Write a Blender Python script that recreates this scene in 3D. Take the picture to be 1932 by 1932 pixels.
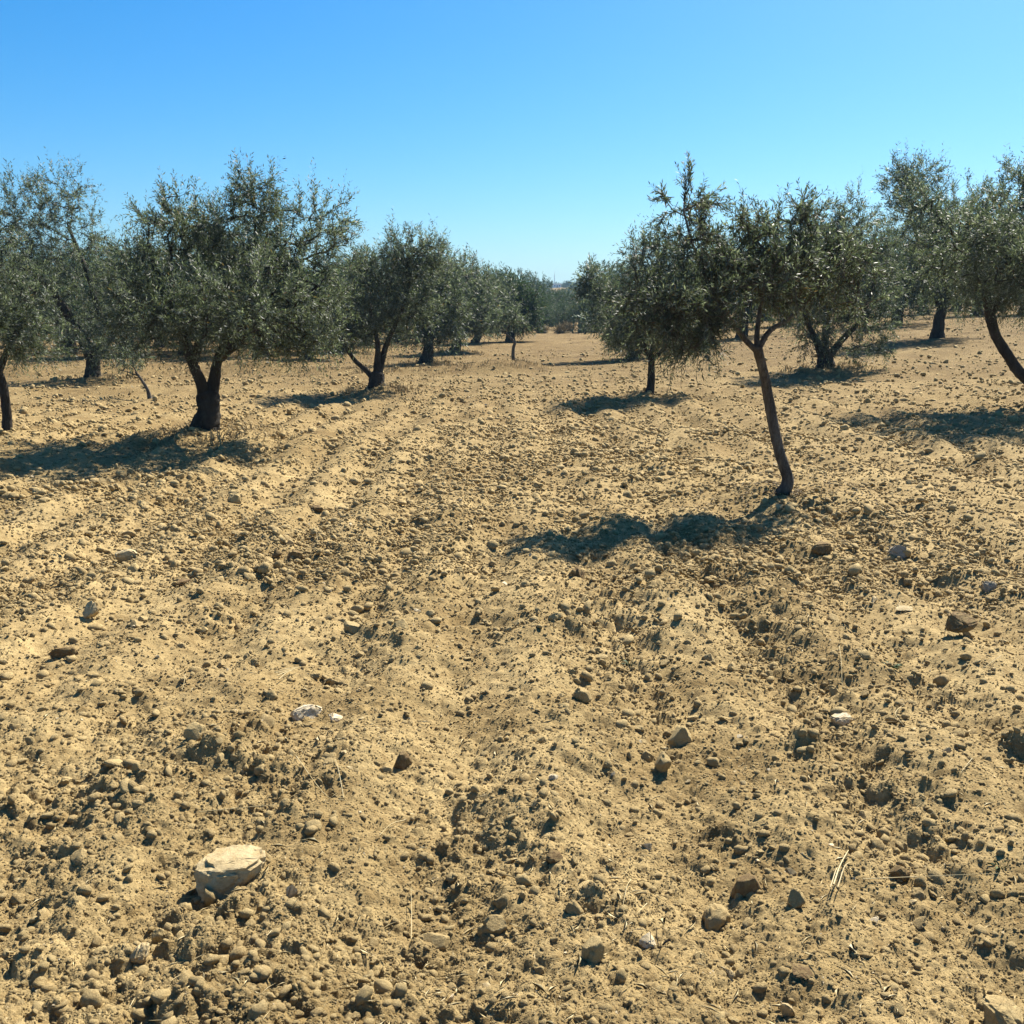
import bpy, math, random
import numpy as np
from mathutils import Vector

for o in list(bpy.data.objects):
    bpy.data.objects.remove(o, do_unlink=True)
scene = bpy.context.scene
COL = scene.collection
R = math.radians

# ------------------------------------------------------------------ camera, sky, sun, exposure
CAM_H = 1.6
PITCH = R(11.15)
cam_data = bpy.data.cameras.new('camera')
cam_data.sensor_width = 36.0
cam_data.lens = 36.0
cam_data.clip_start = 0.05
cam_data.clip_end = 12000.0
cam = bpy.data.objects.new('camera', cam_data)
cam.location = (0, 0, CAM_H)
cam.rotation_euler = (math.pi / 2 - PITCH, 0, 0)
COL.objects.link(cam)
scene.camera = cam

SUN_AZ = R(35)      # to the right of the view direction (+Y)
SUN_EL = R(48)
world = bpy.data.worlds.new('World')
scene.world = world
world.use_nodes = True
wn, wl = world.node_tree.nodes, world.node_tree.links
for n in list(wn):
    wn.remove(n)
w_out = wn.new('ShaderNodeOutputWorld')
w_bg = wn.new('ShaderNodeBackground')
w_sky = wn.new('ShaderNodeTexSky')
w_sky.sky_type = 'NISHITA'
w_sky.sun_disc = False
w_sky.sun_elevation = SUN_EL
w_sky.sun_rotation = SUN_AZ
w_sky.altitude = 150
w_sky.air_density = 1.0
w_sky.dust_density = 1.2
w_sky.ozone_density = 10.0
w_bg.inputs['Strength'].default_value = 0.055
w_hsv = wn.new('ShaderNodeHueSaturation')      # one even grade over the whole sky
w_hsv.inputs['Saturation'].default_value = 1.28
wl.new(w_sky.outputs[0], w_hsv.inputs['Color'])
w_mul = wn.new('ShaderNodeMix')
w_mul.data_type = 'RGBA'
w_mul.blend_type = 'MULTIPLY'
w_mul.inputs[0].default_value = 1.0
w_mul.inputs[7].default_value = (1.0, 1.1, 1.0, 1)
wl.new(w_hsv.outputs[0], w_mul.inputs[6])
wl.new(w_mul.outputs[2], w_bg.inputs['Color'])
wl.new(w_bg.outputs[0], w_out.inputs['Surface'])

sun_data = bpy.data.lights.new('sun', 'SUN')
sun_data.energy = 5.0
sun_data.angle = R(0.53)
sun_data.color = (1.0, 0.935, 0.82)
sun = bpy.data.objects.new('sun', sun_data)
SDIR = Vector((math.sin(SUN_AZ) * math.cos(SUN_EL), math.cos(SUN_AZ) * math.cos(SUN_EL), math.sin(SUN_EL)))
sun.rotation_euler = SDIR.to_track_quat('Z', 'Y').to_euler()
sun.location = (20, 30, 40)
COL.objects.link(sun)

vs = scene.view_settings
vs.view_transform = 'Standard'
vs.look = 'None'
vs.exposure = 1.5
vs.gamma = 1.0
vs.use_curve_mapping = False
scene.cycles.max_bounces = 6
scene.cycles.transparent_max_bounces = 4

# ------------------------------------------------------------------ helpers
F = 1932.0
CP, SP = math.cos(PITCH), math.sin(PITCH)


def ray(px, py):
    a, b = (px - 966) / F, (966 - py) / F
    return a, CP + b * SP, -SP + b * CP


def at(px, py, Y):
    """point at depth Y that the picture shows at px, py"""
    dx, dy, dz = ray(px, py)
    t = Y / dy
    return np.array((dx * t, Y, CAM_H + dz * t))


def _h(ix, iy, seed):
    n = (ix.astype(np.int64) * 374761393 + iy.astype(np.int64) * 668265263 + seed * 144665) & 0xFFFFFFFF
    n = ((n ^ (n >> 13)) * 1274126177) & 0xFFFFFFFF
    n = ((n ^ (n >> 16)) * 2246822519) & 0xFFFFFFFF
    n = n ^ (n >> 15)
    return n.astype(np.float64) / 4294967295.0


def vnoise(x, y, seed):
    ix, iy = np.floor(x), np.floor(y)
    fx, fy = x - ix, y - iy
    ix, iy = ix.astype(np.int64), iy.astype(np.int64)
    u = fx * fx * fx * (fx * (fx * 6 - 15) + 10)
    v = fy * fy * fy * (fy * (fy * 6 - 15) + 10)
    a = _h(ix, iy, seed) * (1 - u) + _h(ix + 1, iy, seed) * u
    b = _h(ix, iy + 1, seed) * (1 - u) + _h(ix + 1, iy + 1, seed) * u
    return (a * (1 - v) + b * v) * 2 - 1


def fbm(x, y, seed, octv=3):
    s, amp, tot = 0, 1.0, 0
    for k in range(octv):
        s = s + amp * vnoise(x * 2.03 ** k + 7.3 * k, y * 2.03 ** k - 3.1 * k, seed + k * 17)
        tot += amp
        amp *= 0.5
    return s / tot


def bumps(x, y, cell, seed, prob):
    """half-buried lumps: max over the lumps of the neighbouring cells"""
    gx, gy = x / cell, y / cell
    wx = gx + 0.22 * vnoise(gx * 2.3, gy * 2.3, seed + 5)
    wy = gy + 0.22 * vnoise(gx * 2.3 + 40, gy * 2.3, seed + 6)
    ix, iy = np.floor(wx).astype(np.int64), np.floor(wy).astype(np.int64)
    out = np.zeros_like(x)
    for a in (-1, 0, 1):
        for b in (-1, 0, 1):
            cx, cy = ix + a, iy + b
            px = cx + _h(cx, cy, seed)
            py = cy + _h(cx, cy, seed + 1)
            rr = 0.22 + 0.5 * _h(cx, cy, seed + 2) ** 1.6
            ex = _h(cx, cy, seed + 3) < prob
            d2 = ((wx - px) ** 2 + (wy - py) ** 2) / (rr * rr)
            hgt = rr * np.sqrt(np.clip(1 - d2, 0, 1)) * (0.5 + 0.6 * _h(cx, cy, seed + 4))
            out = np.maximum(out, np.where(ex, hgt, 0))
    return out * cell


# ------------------------------------------------------------------ terrain
# control points of the slow relief: (x, y, z, sigma)
CTRL = []
for (px, py, Y) in ((1770, 622, 30), (1557, 697, 23), (1900, 640, 28), (1985, 765, 16.2), (1690, 650, 30)):
    p = at(px, py, Y)
    CTRL.append((p[0], p[1], p[2]))
for gx in range(-40, 41, 8):
    for gy in (-8, 0, 6, 12):
        CTRL.append((gx, gy, 0.0))
for gx in (-60, -40, -30, -20, -12, -6, 0):
    for gy in (18, 24, 32, 40, 52, 66, 80):
        CTRL.append((gx, gy, 0.0))
for gx, gz in ((3, 0.02), (14, 1.05), (22, 1.5), (32, 1.8), (45, 2)):
    for gy in (40, 52, 66, 80):
        CTRL.append((gx, gy, gz))
CTRL += [(3, 18, 0.0), (3, 26, 0.0), (16, 30, 1.3), (24, 30, 1.7), (34, 30, 1.8), (16, 18, 0.6), (26, 18, 1.1), (5, 32, .1), (40, 20, 1.3)]
CTRL = np.array(CTRL)
MOUNDS = []      # (x, y, radius, height)


def sstep(a, b, v):
    t = np.clip((v - a) / (b - a), 0, 1)
    return t * t * (3 - 2 * t)


def macro(x, y):
    x = np.asarray(x, float)
    y = np.asarray(y, float)
    shp = x.shape
    xf, yf = np.clip(x.ravel(), -60, 50), np.clip(y.ravel(), -8, 82)
    if xf.size <= 64:
        s2 = 2 * (3.4 + 0.06 * np.clip(CTRL[:, 1], 0, None)) ** 2
        w = np.exp(-((xf[:, None] - CTRL[None, :, 0]) ** 2 + (yf[:, None] - CTRL[None, :, 1]) ** 2) / s2[None, :])
        z = ((w @ CTRL[:, 2]) / (w.sum(1) + 1e-9)).reshape(shp)
    else:
        num = np.zeros(xf.size, np.float32)
        den = np.full(xf.size, 1e-9, np.float32)
        x32, y32 = xf.astype(np.float32), yf.astype(np.float32)
        for cx, cy, cz in CTRL:
            s = 3.4 + 0.06 * max(cy, 0)
            w = np.exp(((x32 - np.float32(cx)) ** 2 + (y32 - np.float32(cy)) ** 2) * np.float32(-1 / (2 * s * s)))
            num += w * np.float32(cz)
            den += w
        z = (num / den).astype(float).reshape(shp)
    for mx, my, mr, mh in MOUNDS:
        z = z + mh * np.exp(-((x - mx) ** 2 + (y - my) ** 2) / (mr * mr))
    # low earth ridge crossing the field behind the first trees
    wav = 26.6 + 0.05 * x + 0.5 * vnoise(x * 0.3, x * 0 + 3.1, 71)
    z = z + 0.36 * np.exp(-((y - wav) / 0.5) ** 2) * sstep(2.2, -0.5, x) * (0.7 + 0.5 * vnoise(x * 0.6, y * 0.2, 72))
    wav2 = 21.6 + 0.1 * x + 0.4 * vnoise(x * 0.25, x * 0 + 1.1, 75)
    z = z + 0.09 * np.exp(-((y - wav2) / 0.5) ** 2) * sstep(-1.0, -3.0, x)
    # far land: climbs to a wooded rise
    z = z + 4.2 * sstep(130, 420, y) * (1 + 0.25 * vnoise(x * 0.006, y * 0.006, 74))
    z = z + 4.6 * np.exp(-((x - 19) ** 2 + (y - 450) ** 2) / 75 ** 2)      # low knoll with the white house
    return z


def furrow(x, y):
    w = x + 0.16 * vnoise(x * 0.35, y * 0.14, 11) + 0.07 * vnoise(x * 1.3, y * 0.5, 12)
    return np.sin(2 * math.pi * w / 0.68) * (0.6 + 0.4 * vnoise(w * 0.6, y * 0.2, 13))


def cloddy(x, y):
    """0 = fine dust, 1 = broken clods; runs in bands along the furrows"""
    v = 0.45 * fbm(x * 1.35 + 0.3 * vnoise(x * .4, y * .3, 8), y * 0.16, 31, 2) + 0.75 * fbm(x * 0.75, y * 0.75, 33, 3) - 0.26 * furrow(x, y) \
        + 0.35 * fbm(x * 3.1, y * 3.1, 35, 2)
    return sstep(-0.45, 0.36, v)


def height(x, y, spacing=None):
    x = np.asarray(x, float)
    y = np.asarray(y, float)
    if spacing is None:
        spacing = np.zeros_like(x) + 0.004
    z = macro(x, y)
    field = sstep(95, 40, np.hypot(x, y))

    def lod(cell):
        return np.clip((cell / spacing - 1.0) / 1.2, 0, 1)
    def lodb(cell):
        return np.clip((cell / (spacing * 1.25) - 2.0) / 2.0, 0, 1)
    m = cloddy(x, y) * field
    k = (0.6 + 0.4 * m) * field
    z = z + field * 0.054 * furrow(x, y) * lod(0.4)
    z = z + field * (0.04 * vnoise(x * 0.9, y * 0.9, 14) * lod(1.0) + 0.034 * vnoise(x * 2.6, y * 2.6, 15) * lod(0.4)
                     + k * (0.028 * vnoise(x * 7, y * 7, 16) * lod(0.14) + 0.016 * vnoise(x * 16, y * 16, 17) * lod(0.06)
                            + 0.006 * vnoise(x * 38, y * 38, 18) * lod(0.026) + 0.003 * vnoise(x * 90, y * 90, 19) * lod(0.011)))
    z = z + m * (0.5 * bumps(x, y, 0.19, 41, 0.14) * lodb(0.19) + 0.8 * bumps(x + 3, y + 1, 0.09, 47, 0.45) * lodb(0.09))
    z = z + k * field * 0.75 * (bumps(x + 7, y, 0.044, 53, 0.7) * lodb(0.044) + 0.9 * bumps(x + 9, y, 0.02, 59, 0.8) * lodb(0.02))
    return z


def h1(x, y):
    return float(height(np.array([x]), np.array([y]), np.array([0.03]))[0])


def ground(px, py):
    """where the ray through px, py meets the field"""
    dx, dy, dz = ray(px, py)
    z = 0.0
    for _ in range(6):
        t = (z - CAM_H) / dz
        z = float(macro(np.array([dx * t]), np.array([dy * t]))[0])
    return dx * t, dy * t


def mesh_np(name, verts, faces, smooth=True, attr=None):
    me = bpy.data.meshes.new(name)
    verts = np.ascontiguousarray(verts, dtype=np.float32)
    faces = np.ascontiguousarray(faces, dtype=np.int32)
    nf, k = faces.shape
    me.vertices.add(len(verts))
    me.vertices.foreach_set('co', verts.ravel())
    me.loops.add(nf * k)
    me.loops.foreach_set('vertex_index', faces.ravel())
    me.polygons.add(nf)
    me.polygons.foreach_set('loop_start', np.arange(0, nf * k, k, dtype=np.int32))
    me.polygons.foreach_set('loop_total', np.full(nf, k, dtype=np.int32))
    me.update(calc_edges=True)
    if smooth:
        me.polygons.foreach_set('use_smooth', np.ones(nf, dtype=bool))
    if attr is not None:
        for an, av in attr.items():
            a = me.attributes.new(an, 'FLOAT', 'FACE')
            a.data.foreach_set('value', np.ascontiguousarray(av, dtype=np.float32))
    me.validate()
    return me


def obj(name, me, mat=None, parent=None, loc=None):
    o = bpy.data.objects.new(name, me)
    COL.objects.link(o)
    if mat and me is not None and not me.materials:
        me.materials.append(mat)
    if parent:
        o.parent = parent
    if loc is not None:
        o.location = loc
    return o


def tag(o, label=None, cat=None, group=None, kind=None):
    if label:
        o['label'] = label
    if cat:
        o['category'] = cat
    if group:
        o['group'] = group
    if kind:
        o['kind'] = kind
    return o


# ------------------------------------------------------------------ materials
def mat_new(name):
    m = bpy.data.materials.new(name)
    m.use_nodes = True
    nt = m.node_tree
    b = nt.nodes['Principled BSDF']
    return m, nt.nodes, nt.links, b


def noise_node(N, L, vec, scale, detail=4, rough=0.6):
    n = N.new('ShaderNodeTexNoise')
    n.inputs['Scale'].default_value = scale
    n.inputs['Detail'].default_value = detail
    n.inputs['Roughness'].default_value = rough
    L.new(vec, n.inputs['Vector'])
    return n.outputs['Fac']


def ramp(N, L, fac, stops):
    r = N.new('ShaderNodeValToRGB')
    el = r.color_ramp.elements
    while len(el) > 1:
        el.remove(el[-1])
    el[0].position, el[0].color = stops[0][0], (*stops[0][1], 1)
    for p, c in stops[1:]:
        e = el.new(p)
        e.color = (*c, 1)
    L.new(fac, r.inputs['Fac'])
    return r.outputs['Color']


def mixc(N, L, fac, a, b, mode='MIX'):
    m = N.new('ShaderNodeMix')
    m.data_type = 'RGBA'
    m.blend_type = mode
    for sock, v in ((m.inputs[0], fac), (m.inputs[6], a), (m.inputs[7], b)):
        if isinstance(v, (int, float)):
            sock.default_value = v
        elif isinstance(v, tuple):
            sock.default_value = (*v, 1)
        else:
            L.new(v, sock)
    return m.outputs[2]


def bump_node(N, L, hgt, strength, dist, normal=None):
    b = N.new('ShaderNodeBump')
    b.inputs['Strength'].default_value = strength
    b.inputs['Distance'].default_value = dist
    L.new(hgt, b.inputs['Height'])
    if normal is not None:
        L.new(normal, b.inputs['Normal'])
    return b.outputs['Normal']


DUST = (0.365, 0.271, 0.127)
EARTH = (0.30, 0.205, 0.092)


def soil_material():
    m, N, L, b = mat_new('dry_soil')
    g = N.new('ShaderNodeNewGeometry')
    pos = g.outputs['Position']
    c1 = ramp(N, L, noise_node(N, L, pos, 1.1, 6, 0.65), [(0.36, (0.266, 0.191, 0.085)), (0.62, DUST)])
    c2 = ramp(N, L, noise_node(N, L, pos, 16, 5, 0.7), [(0.33, (0.66, 0.62, 0.57)), (0.55, (1, 1, 1)), (0.75, (1.14, 1.12, 1.06))])
    c = mixc(N, L, 1.0, c1, c2, 'MULTIPLY')
    c3 = ramp(N, L, noise_node(N, L, pos, 110, 3, 0.7), [(0.3, (0.7, 0.68, 0.64)), (0.55, (1, 1, 1)), (0.72, (1.2, 1.18, 1.14))])
    c = mixc(N, L, 0.8, c, c3, 'MULTIPLY')
    c4 = ramp(N, L, noise_node(N, L, pos, 0.55, 4, 0.6), [(0.35, (0.80, 0.77, 0.72)), (0.5, (1, 1, 1)), (0.65, (1.12, 1.12, 1.13))])
    c = mixc(N, L, 0.9, c, c4, 'MULTIPLY')
    # farther out: orange straw stubble, also darkened for the clods' shaded sides
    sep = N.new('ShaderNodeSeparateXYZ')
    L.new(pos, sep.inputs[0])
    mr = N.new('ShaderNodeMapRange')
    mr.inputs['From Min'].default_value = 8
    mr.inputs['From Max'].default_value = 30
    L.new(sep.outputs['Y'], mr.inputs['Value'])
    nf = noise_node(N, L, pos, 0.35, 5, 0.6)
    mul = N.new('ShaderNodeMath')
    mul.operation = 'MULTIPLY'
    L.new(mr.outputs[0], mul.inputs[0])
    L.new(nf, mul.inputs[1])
    straw = ramp(N, L, noise_node(N, L, pos, 1.9, 8, 0.8), [(0.32, (0.070, 0.045, 0.020)), (0.45, (0.145, 0.094, 0.037)), (0.56, (0.20, 0.137, 0.056)), (0.7, (0.24, 0.174, 0.078))])  # stubble colours, lowered so they also hold the shade among far clods
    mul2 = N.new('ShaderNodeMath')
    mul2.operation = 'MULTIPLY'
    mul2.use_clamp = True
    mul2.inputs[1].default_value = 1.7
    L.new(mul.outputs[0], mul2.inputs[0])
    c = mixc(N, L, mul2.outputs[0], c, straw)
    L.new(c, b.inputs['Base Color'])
    b.inputs['Roughness'].default_value = 0.95
    b.inputs['Specular IOR Level'].default_value = 0.1
    n1 = bump_node(N, L, noise_node(N, L, pos, 60, 6, 0.75), 0.9, 0.012)
    n2 = bump_node(N, L, noise_node(N, L, pos, 13, 6, 0.75), 0.5, 0.045, n1)
    # tussocks and ruts of the land farther out
    fm = N.new('ShaderNodeMath')
    fm.operation = 'MULTIPLY'
    L.new(mr.outputs[0], fm.inputs[0])
    L.new(noise_node(N, L, pos, 2.4, 9, 0.8), fm.inputs[1])
    n3 = bump_node(N, L, fm.outputs[0], 0.8, 0.22, n2)
    L.new(n3, b.inputs['Normal'])
    return m


def stone_material(name, ca, cb, cc, bump=0.7, spec=0.15, grain=60):
    """three tones: each piece takes its own mix of the first two, flecked with the third"""
    m, N, L, b = mat_new(name)
    tc = N.new('ShaderNodeTexCoord')
    oi = N.new('ShaderNodeObjectInfo')
    add = N.new('ShaderNodeVectorMath')
    add.operation = 'ADD'
    L.new(tc.outputs['Object'], add.inputs[0])
    L.new(oi.outputs['Random'], add.inputs[1])
    v = add.outputs[0]
    base = mixc(N, L, oi.outputs['Random'], ca, cb)
    f = ramp(N, L, noise_node(N, L, v, 2.2, 6, 0.7), [(0.42, (0, 0, 0)), (0.62, (1, 1, 1))])
    c = mixc(N, L, f, base, cc)
    g = ramp(N, L, noise_node(N, L, v, 14, 5, 0.75), [(0.3, (0.72, 0.7, 0.67)), (0.55, (1, 1, 1)), (0.75, (1.15, 1.14, 1.1))])
    c = mixc(N, L, 0.8, c, g, 'MULTIPLY')
    L.new(c, b.inputs['Base Color'])
    b.inputs['Roughness'].default_value = 0.92
    b.inputs['Specular IOR Level'].default_value = spec
    n1 = bump_node(N, L, noise_node(N, L, v, 5, 7, 0.75), bump, 0.012)
    L.new(n1, b.inputs['Normal'])
    return m


def bark_material(name, dark, light, scale=9):
    m, N, L, b = mat_new(name)
    tc = N.new('ShaderNodeTexCoord')
    mp = N.new('ShaderNodeMapping')
    mp.inputs['Scale'].default_value = (1, 1, 0.35)
    L.new(tc.outputs['Object'], mp.inputs['Vector'])
    v = mp.outputs[0]
    c = ramp(N, L, noise_node(N, L, v, scale, 7, 0.75), [(0.32, dark), (0.6, tuple((a + c_) / 2 for a, c_ in zip(dark, light))), (0.78, light)])
    L.new(c, b.inputs['Base Color'])
    b.inputs['Roughness'].default_value = 0.9
    b.inputs['Specular IOR Level'].default_value = 0.15
    n1 = bump_node(N, L, noise_node(N, L, v, scale * 3.2, 6, 0.8), 1.0, 0.05)
    L.new(n1, b.inputs['Normal'])
    return m


def leaf_material(name, top, pale, trans, gloss=0.42):
    """olive leaf: dark green or silvery tone per leaf, light shines through"""
    m, N, L, b = mat_new(name)
    at_ = N.new('ShaderNodeAttribute')
    at_.attribute_name = 'tint'
    c = ramp(N, L, at_.outputs['Fac'], [(0.0, tuple(v * 0.7 for v in top)), (0.55, top), (0.8, pale), (0.97, pale), (1.0, (0.13, 0.085, 0.04))])
    L.new(c, b.inputs['Base Color'])
    b.inputs['Roughness'].default_value = gloss
    b.inputs['Specular IOR Level'].default_value = 0.25
    tr = N.new('ShaderNodeBsdfTranslucent')
    c2 = mixc(N, L, 1.0, c, trans, 'MULTIPLY')
    L.new(c2, tr.inputs['Color'])
    mx = N.new('ShaderNodeMixShader')
    mx.inputs[0].default_value = 0.36
    L.new(b.outputs[0], mx.inputs[1])
    L.new(tr.outputs[0], mx.inputs[2])
    L.new(mx.outputs[0], N['Material Output'].inputs['Surface'])
    return m


def plain_material(name, ca, cb, scale=8, rough=0.85):
    m, N, L, b = mat_new(name)
    tc = N.new('ShaderNodeTexCoord')
    c = ramp(N, L, noise_node(N, L, tc.outputs['Object'], scale, 5, 0.65), [(0.35, ca), (0.65, cb)])
    L.new(c, b.inputs['Base Color'])
    b.inputs['Roughness'].default_value = rough
    b.inputs['Specular IOR Level'].default_value = 0.2
    return m


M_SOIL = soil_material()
M_CLOD = stone_material('earth_clod', (0.27, 0.19, 0.084), (0.37, 0.275, 0.128), (0.39, 0.294, 0.14), 0.8)
M_BROWN = stone_material('brown_stone', (0.12, 0.076, 0.036), (0.16, 0.105, 0.048), (0.22, 0.158, 0.07), 0.6)
M_TAN = stone_material('tan_limestone', (0.42, 0.33, 0.182), (0.48, 0.38, 0.215), (0.34, 0.25, 0.122), 0.55)
M_WHITE = stone_material('white_limestone', (0.50, 0.42, 0.28), (0.56, 0.475, 0.335), (0.38, 0.29, 0.155), 0.5)
M_GREY = stone_material('grey_limestone', (0.31, 0.265, 0.195), (0.35, 0.305, 0.23), (0.24, 0.185, 0.105), 0.7)
M_BARK = bark_material('olive_bark', (0.020, 0.016, 0.012), (0.105, 0.088, 0.068))
M_BARK_Y = bark_material('young_olive_bark', (0.042, 0.034, 0.026), (0.34, 0.295, 0.235), 20)
M_LEAF = leaf_material('olive_leaf', (0.060, 0.074, 0.050), (0.19, 0.207, 0.175), (1.35, 1.5, 0.9), 0.5)
M_LEAF_F = leaf_material('far_tree_leaf', (0.030, 0.046, 0.026), (0.07, 0.09, 0.06), (1.3, 1.5, 0.8), 0.6)
M_STRAW = plain_material('straw', (0.36, 0.28, 0.13), (0.48, 0.40, 0.23), 20, 0.6)
M_DRYGRASS = plain_material('dry_grass_blade', (0.25, 0.18, 0.085), (0.36, 0.275, 0.14), 3, 0.8)
M_WEED = plain_material('green_weed', (0.05, 0.075, 0.025), (0.09, 0.12, 0.045), 12, 0.6)

# ------------------------------------------------------------------ ground sheet
TREES_XY = {}
for key, px, py, Y, mr, mh in (('main', 390, 832, None, 0.75, 0.16), ('vee', 710, 733, None, 0.7, 0.12), ('young', 1475, 945, None, 0.28, 0.06),
                               ('thick', 175, 722, None, 0.9, 0.15), ('r3', 1557, 697, 23, 0.8, 0.10), ('slim', 1226, 750, None, 0.5, 0.08),
                               ('t7', 803, 691, None, 0.9, 0.12), ('t8', 857, 668, None, 0.9, 0.12)):
    gx, gy = ground(px, py) if Y is None else (at(px, py, Y)[0], Y)
    TREES_XY[key] = (gx, gy)
    MOUNDS.append((gx, gy, mr, mh))


def build_ground():
    # rows: even steps of the view angle close by, geometric far away
    step = 1.35 / 1024.0
    d, rows = 1.75, [0.35, 0.8, 1.2, 1.5]
    while d < 85:
        rows.append(d)
        d += max(0.0035, min(step * (d * d + CAM_H ** 2) / CAM_H * 0.85, 0.5))
    while d < 2600:
        rows.append(d)
        d *= 1.06
    rows = np.array(rows)
    dense = np.arange(-33, 33.001, math.degrees(1.35 / 1024.0))
    coarse = np.concatenate([np.arange(33.5, 60, 0.8), np.arange(60, 300, 4), np.arange(300, 327, 0.8)])
    ang = np.radians(np.concatenate([dense, coarse]))
    nr, na = len(rows), len(ang)
    A, D = np.meshgrid(ang, rows)
    X, Yv = np.sin(A) * D, np.cos(A) * D
    sp_r = np.gradient(rows)
    SPC = np.maximum(np.repeat(sp_r[:, None], na, 1) * 0.8, D * 1.35 / 1024)
    back = np.abs(((np.degrees(A) + 180) % 360) - 180) > 33.3
    SPC = np.where(back, np.maximum(SPC, D * 0.03), SPC)
    Z = height(X, Yv, SPC)
    verts = np.stack([X, Yv, Z], -1).reshape(-1, 3)
    i = np.arange(nr - 1)[:, None] * na
    j = np.arange(na)[None, :]
    jn = (j + 1) % na
    quads = np.stack([i + j, i + jn, i + na + jn, i + na + j], -1).reshape(-1, 4)[:, ::-1]
    c = len(verts)
    verts = np.vstack([verts, [[0, 0, 0]]])
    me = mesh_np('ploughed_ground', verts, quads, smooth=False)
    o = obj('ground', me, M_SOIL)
    tag(o, 'dry ploughed tan soil of the olive grove', None, None, 'structure')
    return o


build_ground()

# ------------------------------------------------------------------ tubes
def tube(points, radii, sides=8, knob=0.0, seed=0, cap=True):
    P = np.asarray(points, float)
    r = np.asarray(radii, float)
    n = len(P)
    T = np.gradient(P, axis=0)
    T /= np.linalg.norm(T, axis=1)[:, None] + 1e-9
    ref = np.array([0.31, 0.93, 0.2])
    U = np.cross(T, ref)
    U /= np.linalg.norm(U, axis=1)[:, None] + 1e-9
    V = np.cross(T, U)
    a = np.arange(sides) * 2 * math.pi / sides
    rr = np.repeat(r[:, None], sides, 1)
    if knob:
        s = np.cumsum(np.r_[0, np.linalg.norm(np.diff(P, axis=0), axis=1)])
        S, AA = np.meshgrid(s, a, indexing='ij')
        k = (vnoise(np.cos(AA) * 1.6 + seed, S * 4.5 + np.sin(AA) * 1.6, seed + 3) * 0.5
             + vnoise(np.cos(AA) * 3.2 + seed, S * 13 + np.sin(AA) * 3.2, seed + 9) * 0.4 + vnoise(np.cos(AA) * 7 + seed, S * 30 + np.sin(AA) * 7, seed + 5) * 0.3)
        rr = rr * (1 + knob * k)
    ring = P[:, None, :] + rr[:, :, None] * (np.cos(a)[None, :, None] * U[:, None, :] + np.sin(a)[None, :, None] * V[:, None, :])
    verts = ring.reshape(-1, 3)
    i = np.arange(n - 1)[:, None] * sides
    j = np.arange(sides)[None, :]
    jn = (j + 1) % sides
    q = np.stack([i + j, i + jn, i + sides + jn, i + sides + j], -1).reshape(-1, 4)
    if cap:
        verts = np.vstack([verts, P[-1] + T[-1] * r[-1] * 0.6])
        c = len(verts) - 1
        e = (n - 1) * sides
        q = np.vstack([q, [[e + k, e + (k + 1) % sides, c, c] for k in range(sides)]])
    return verts, q


class Acc:
    def __init__(self):
        self.v, self.f, self.n = [], [], 0

    def add(self, v, f):
        self.v.append(v)
        self.f.append(np.asarray(f) + self.n)
        self.n += len(v)

    def mesh(self, name, smooth=True):
        V, Fq = np.vstack(self.v), np.vstack(self.f)
        tri = Fq[:, 2] == Fq[:, 3]
        # degenerate quads become triangles: write both as triangles
        t1 = Fq[:, [0, 1, 2]]
        t2 = Fq[~tri][:, [0, 2, 3]]
        return mesh_np(name, V, np.vstack([t1, t2]), smooth)


def smooth_path(pts, n):
    """Catmull-Rom through the points"""
    P = np.asarray(pts, float)
    Q = np.vstack([2 * P[0] - P[1], P, 2 * P[-1] - P[-2]])
    out = []
    segs = len(P) - 1
    for t in np.linspace(0, segs - 1e-6, n):
        k = int(t)
        u = t - k
        a, b, c, d = Q[k], Q[k + 1], Q[k + 2], Q[k + 3]
        out.append(0.5 * ((2 * b) + (-a + c) * u + (2 * a - 5 * b + 4 * c - d) * u * u + (-a + 3 * b - 3 * c + d) * u ** 3))
    return np.array(out)


# ------------------------------------------------------------------ trees
def unit(v):
    return v / (np.linalg.norm(v, axis=-1, keepdims=True) + 1e-9)


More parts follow.
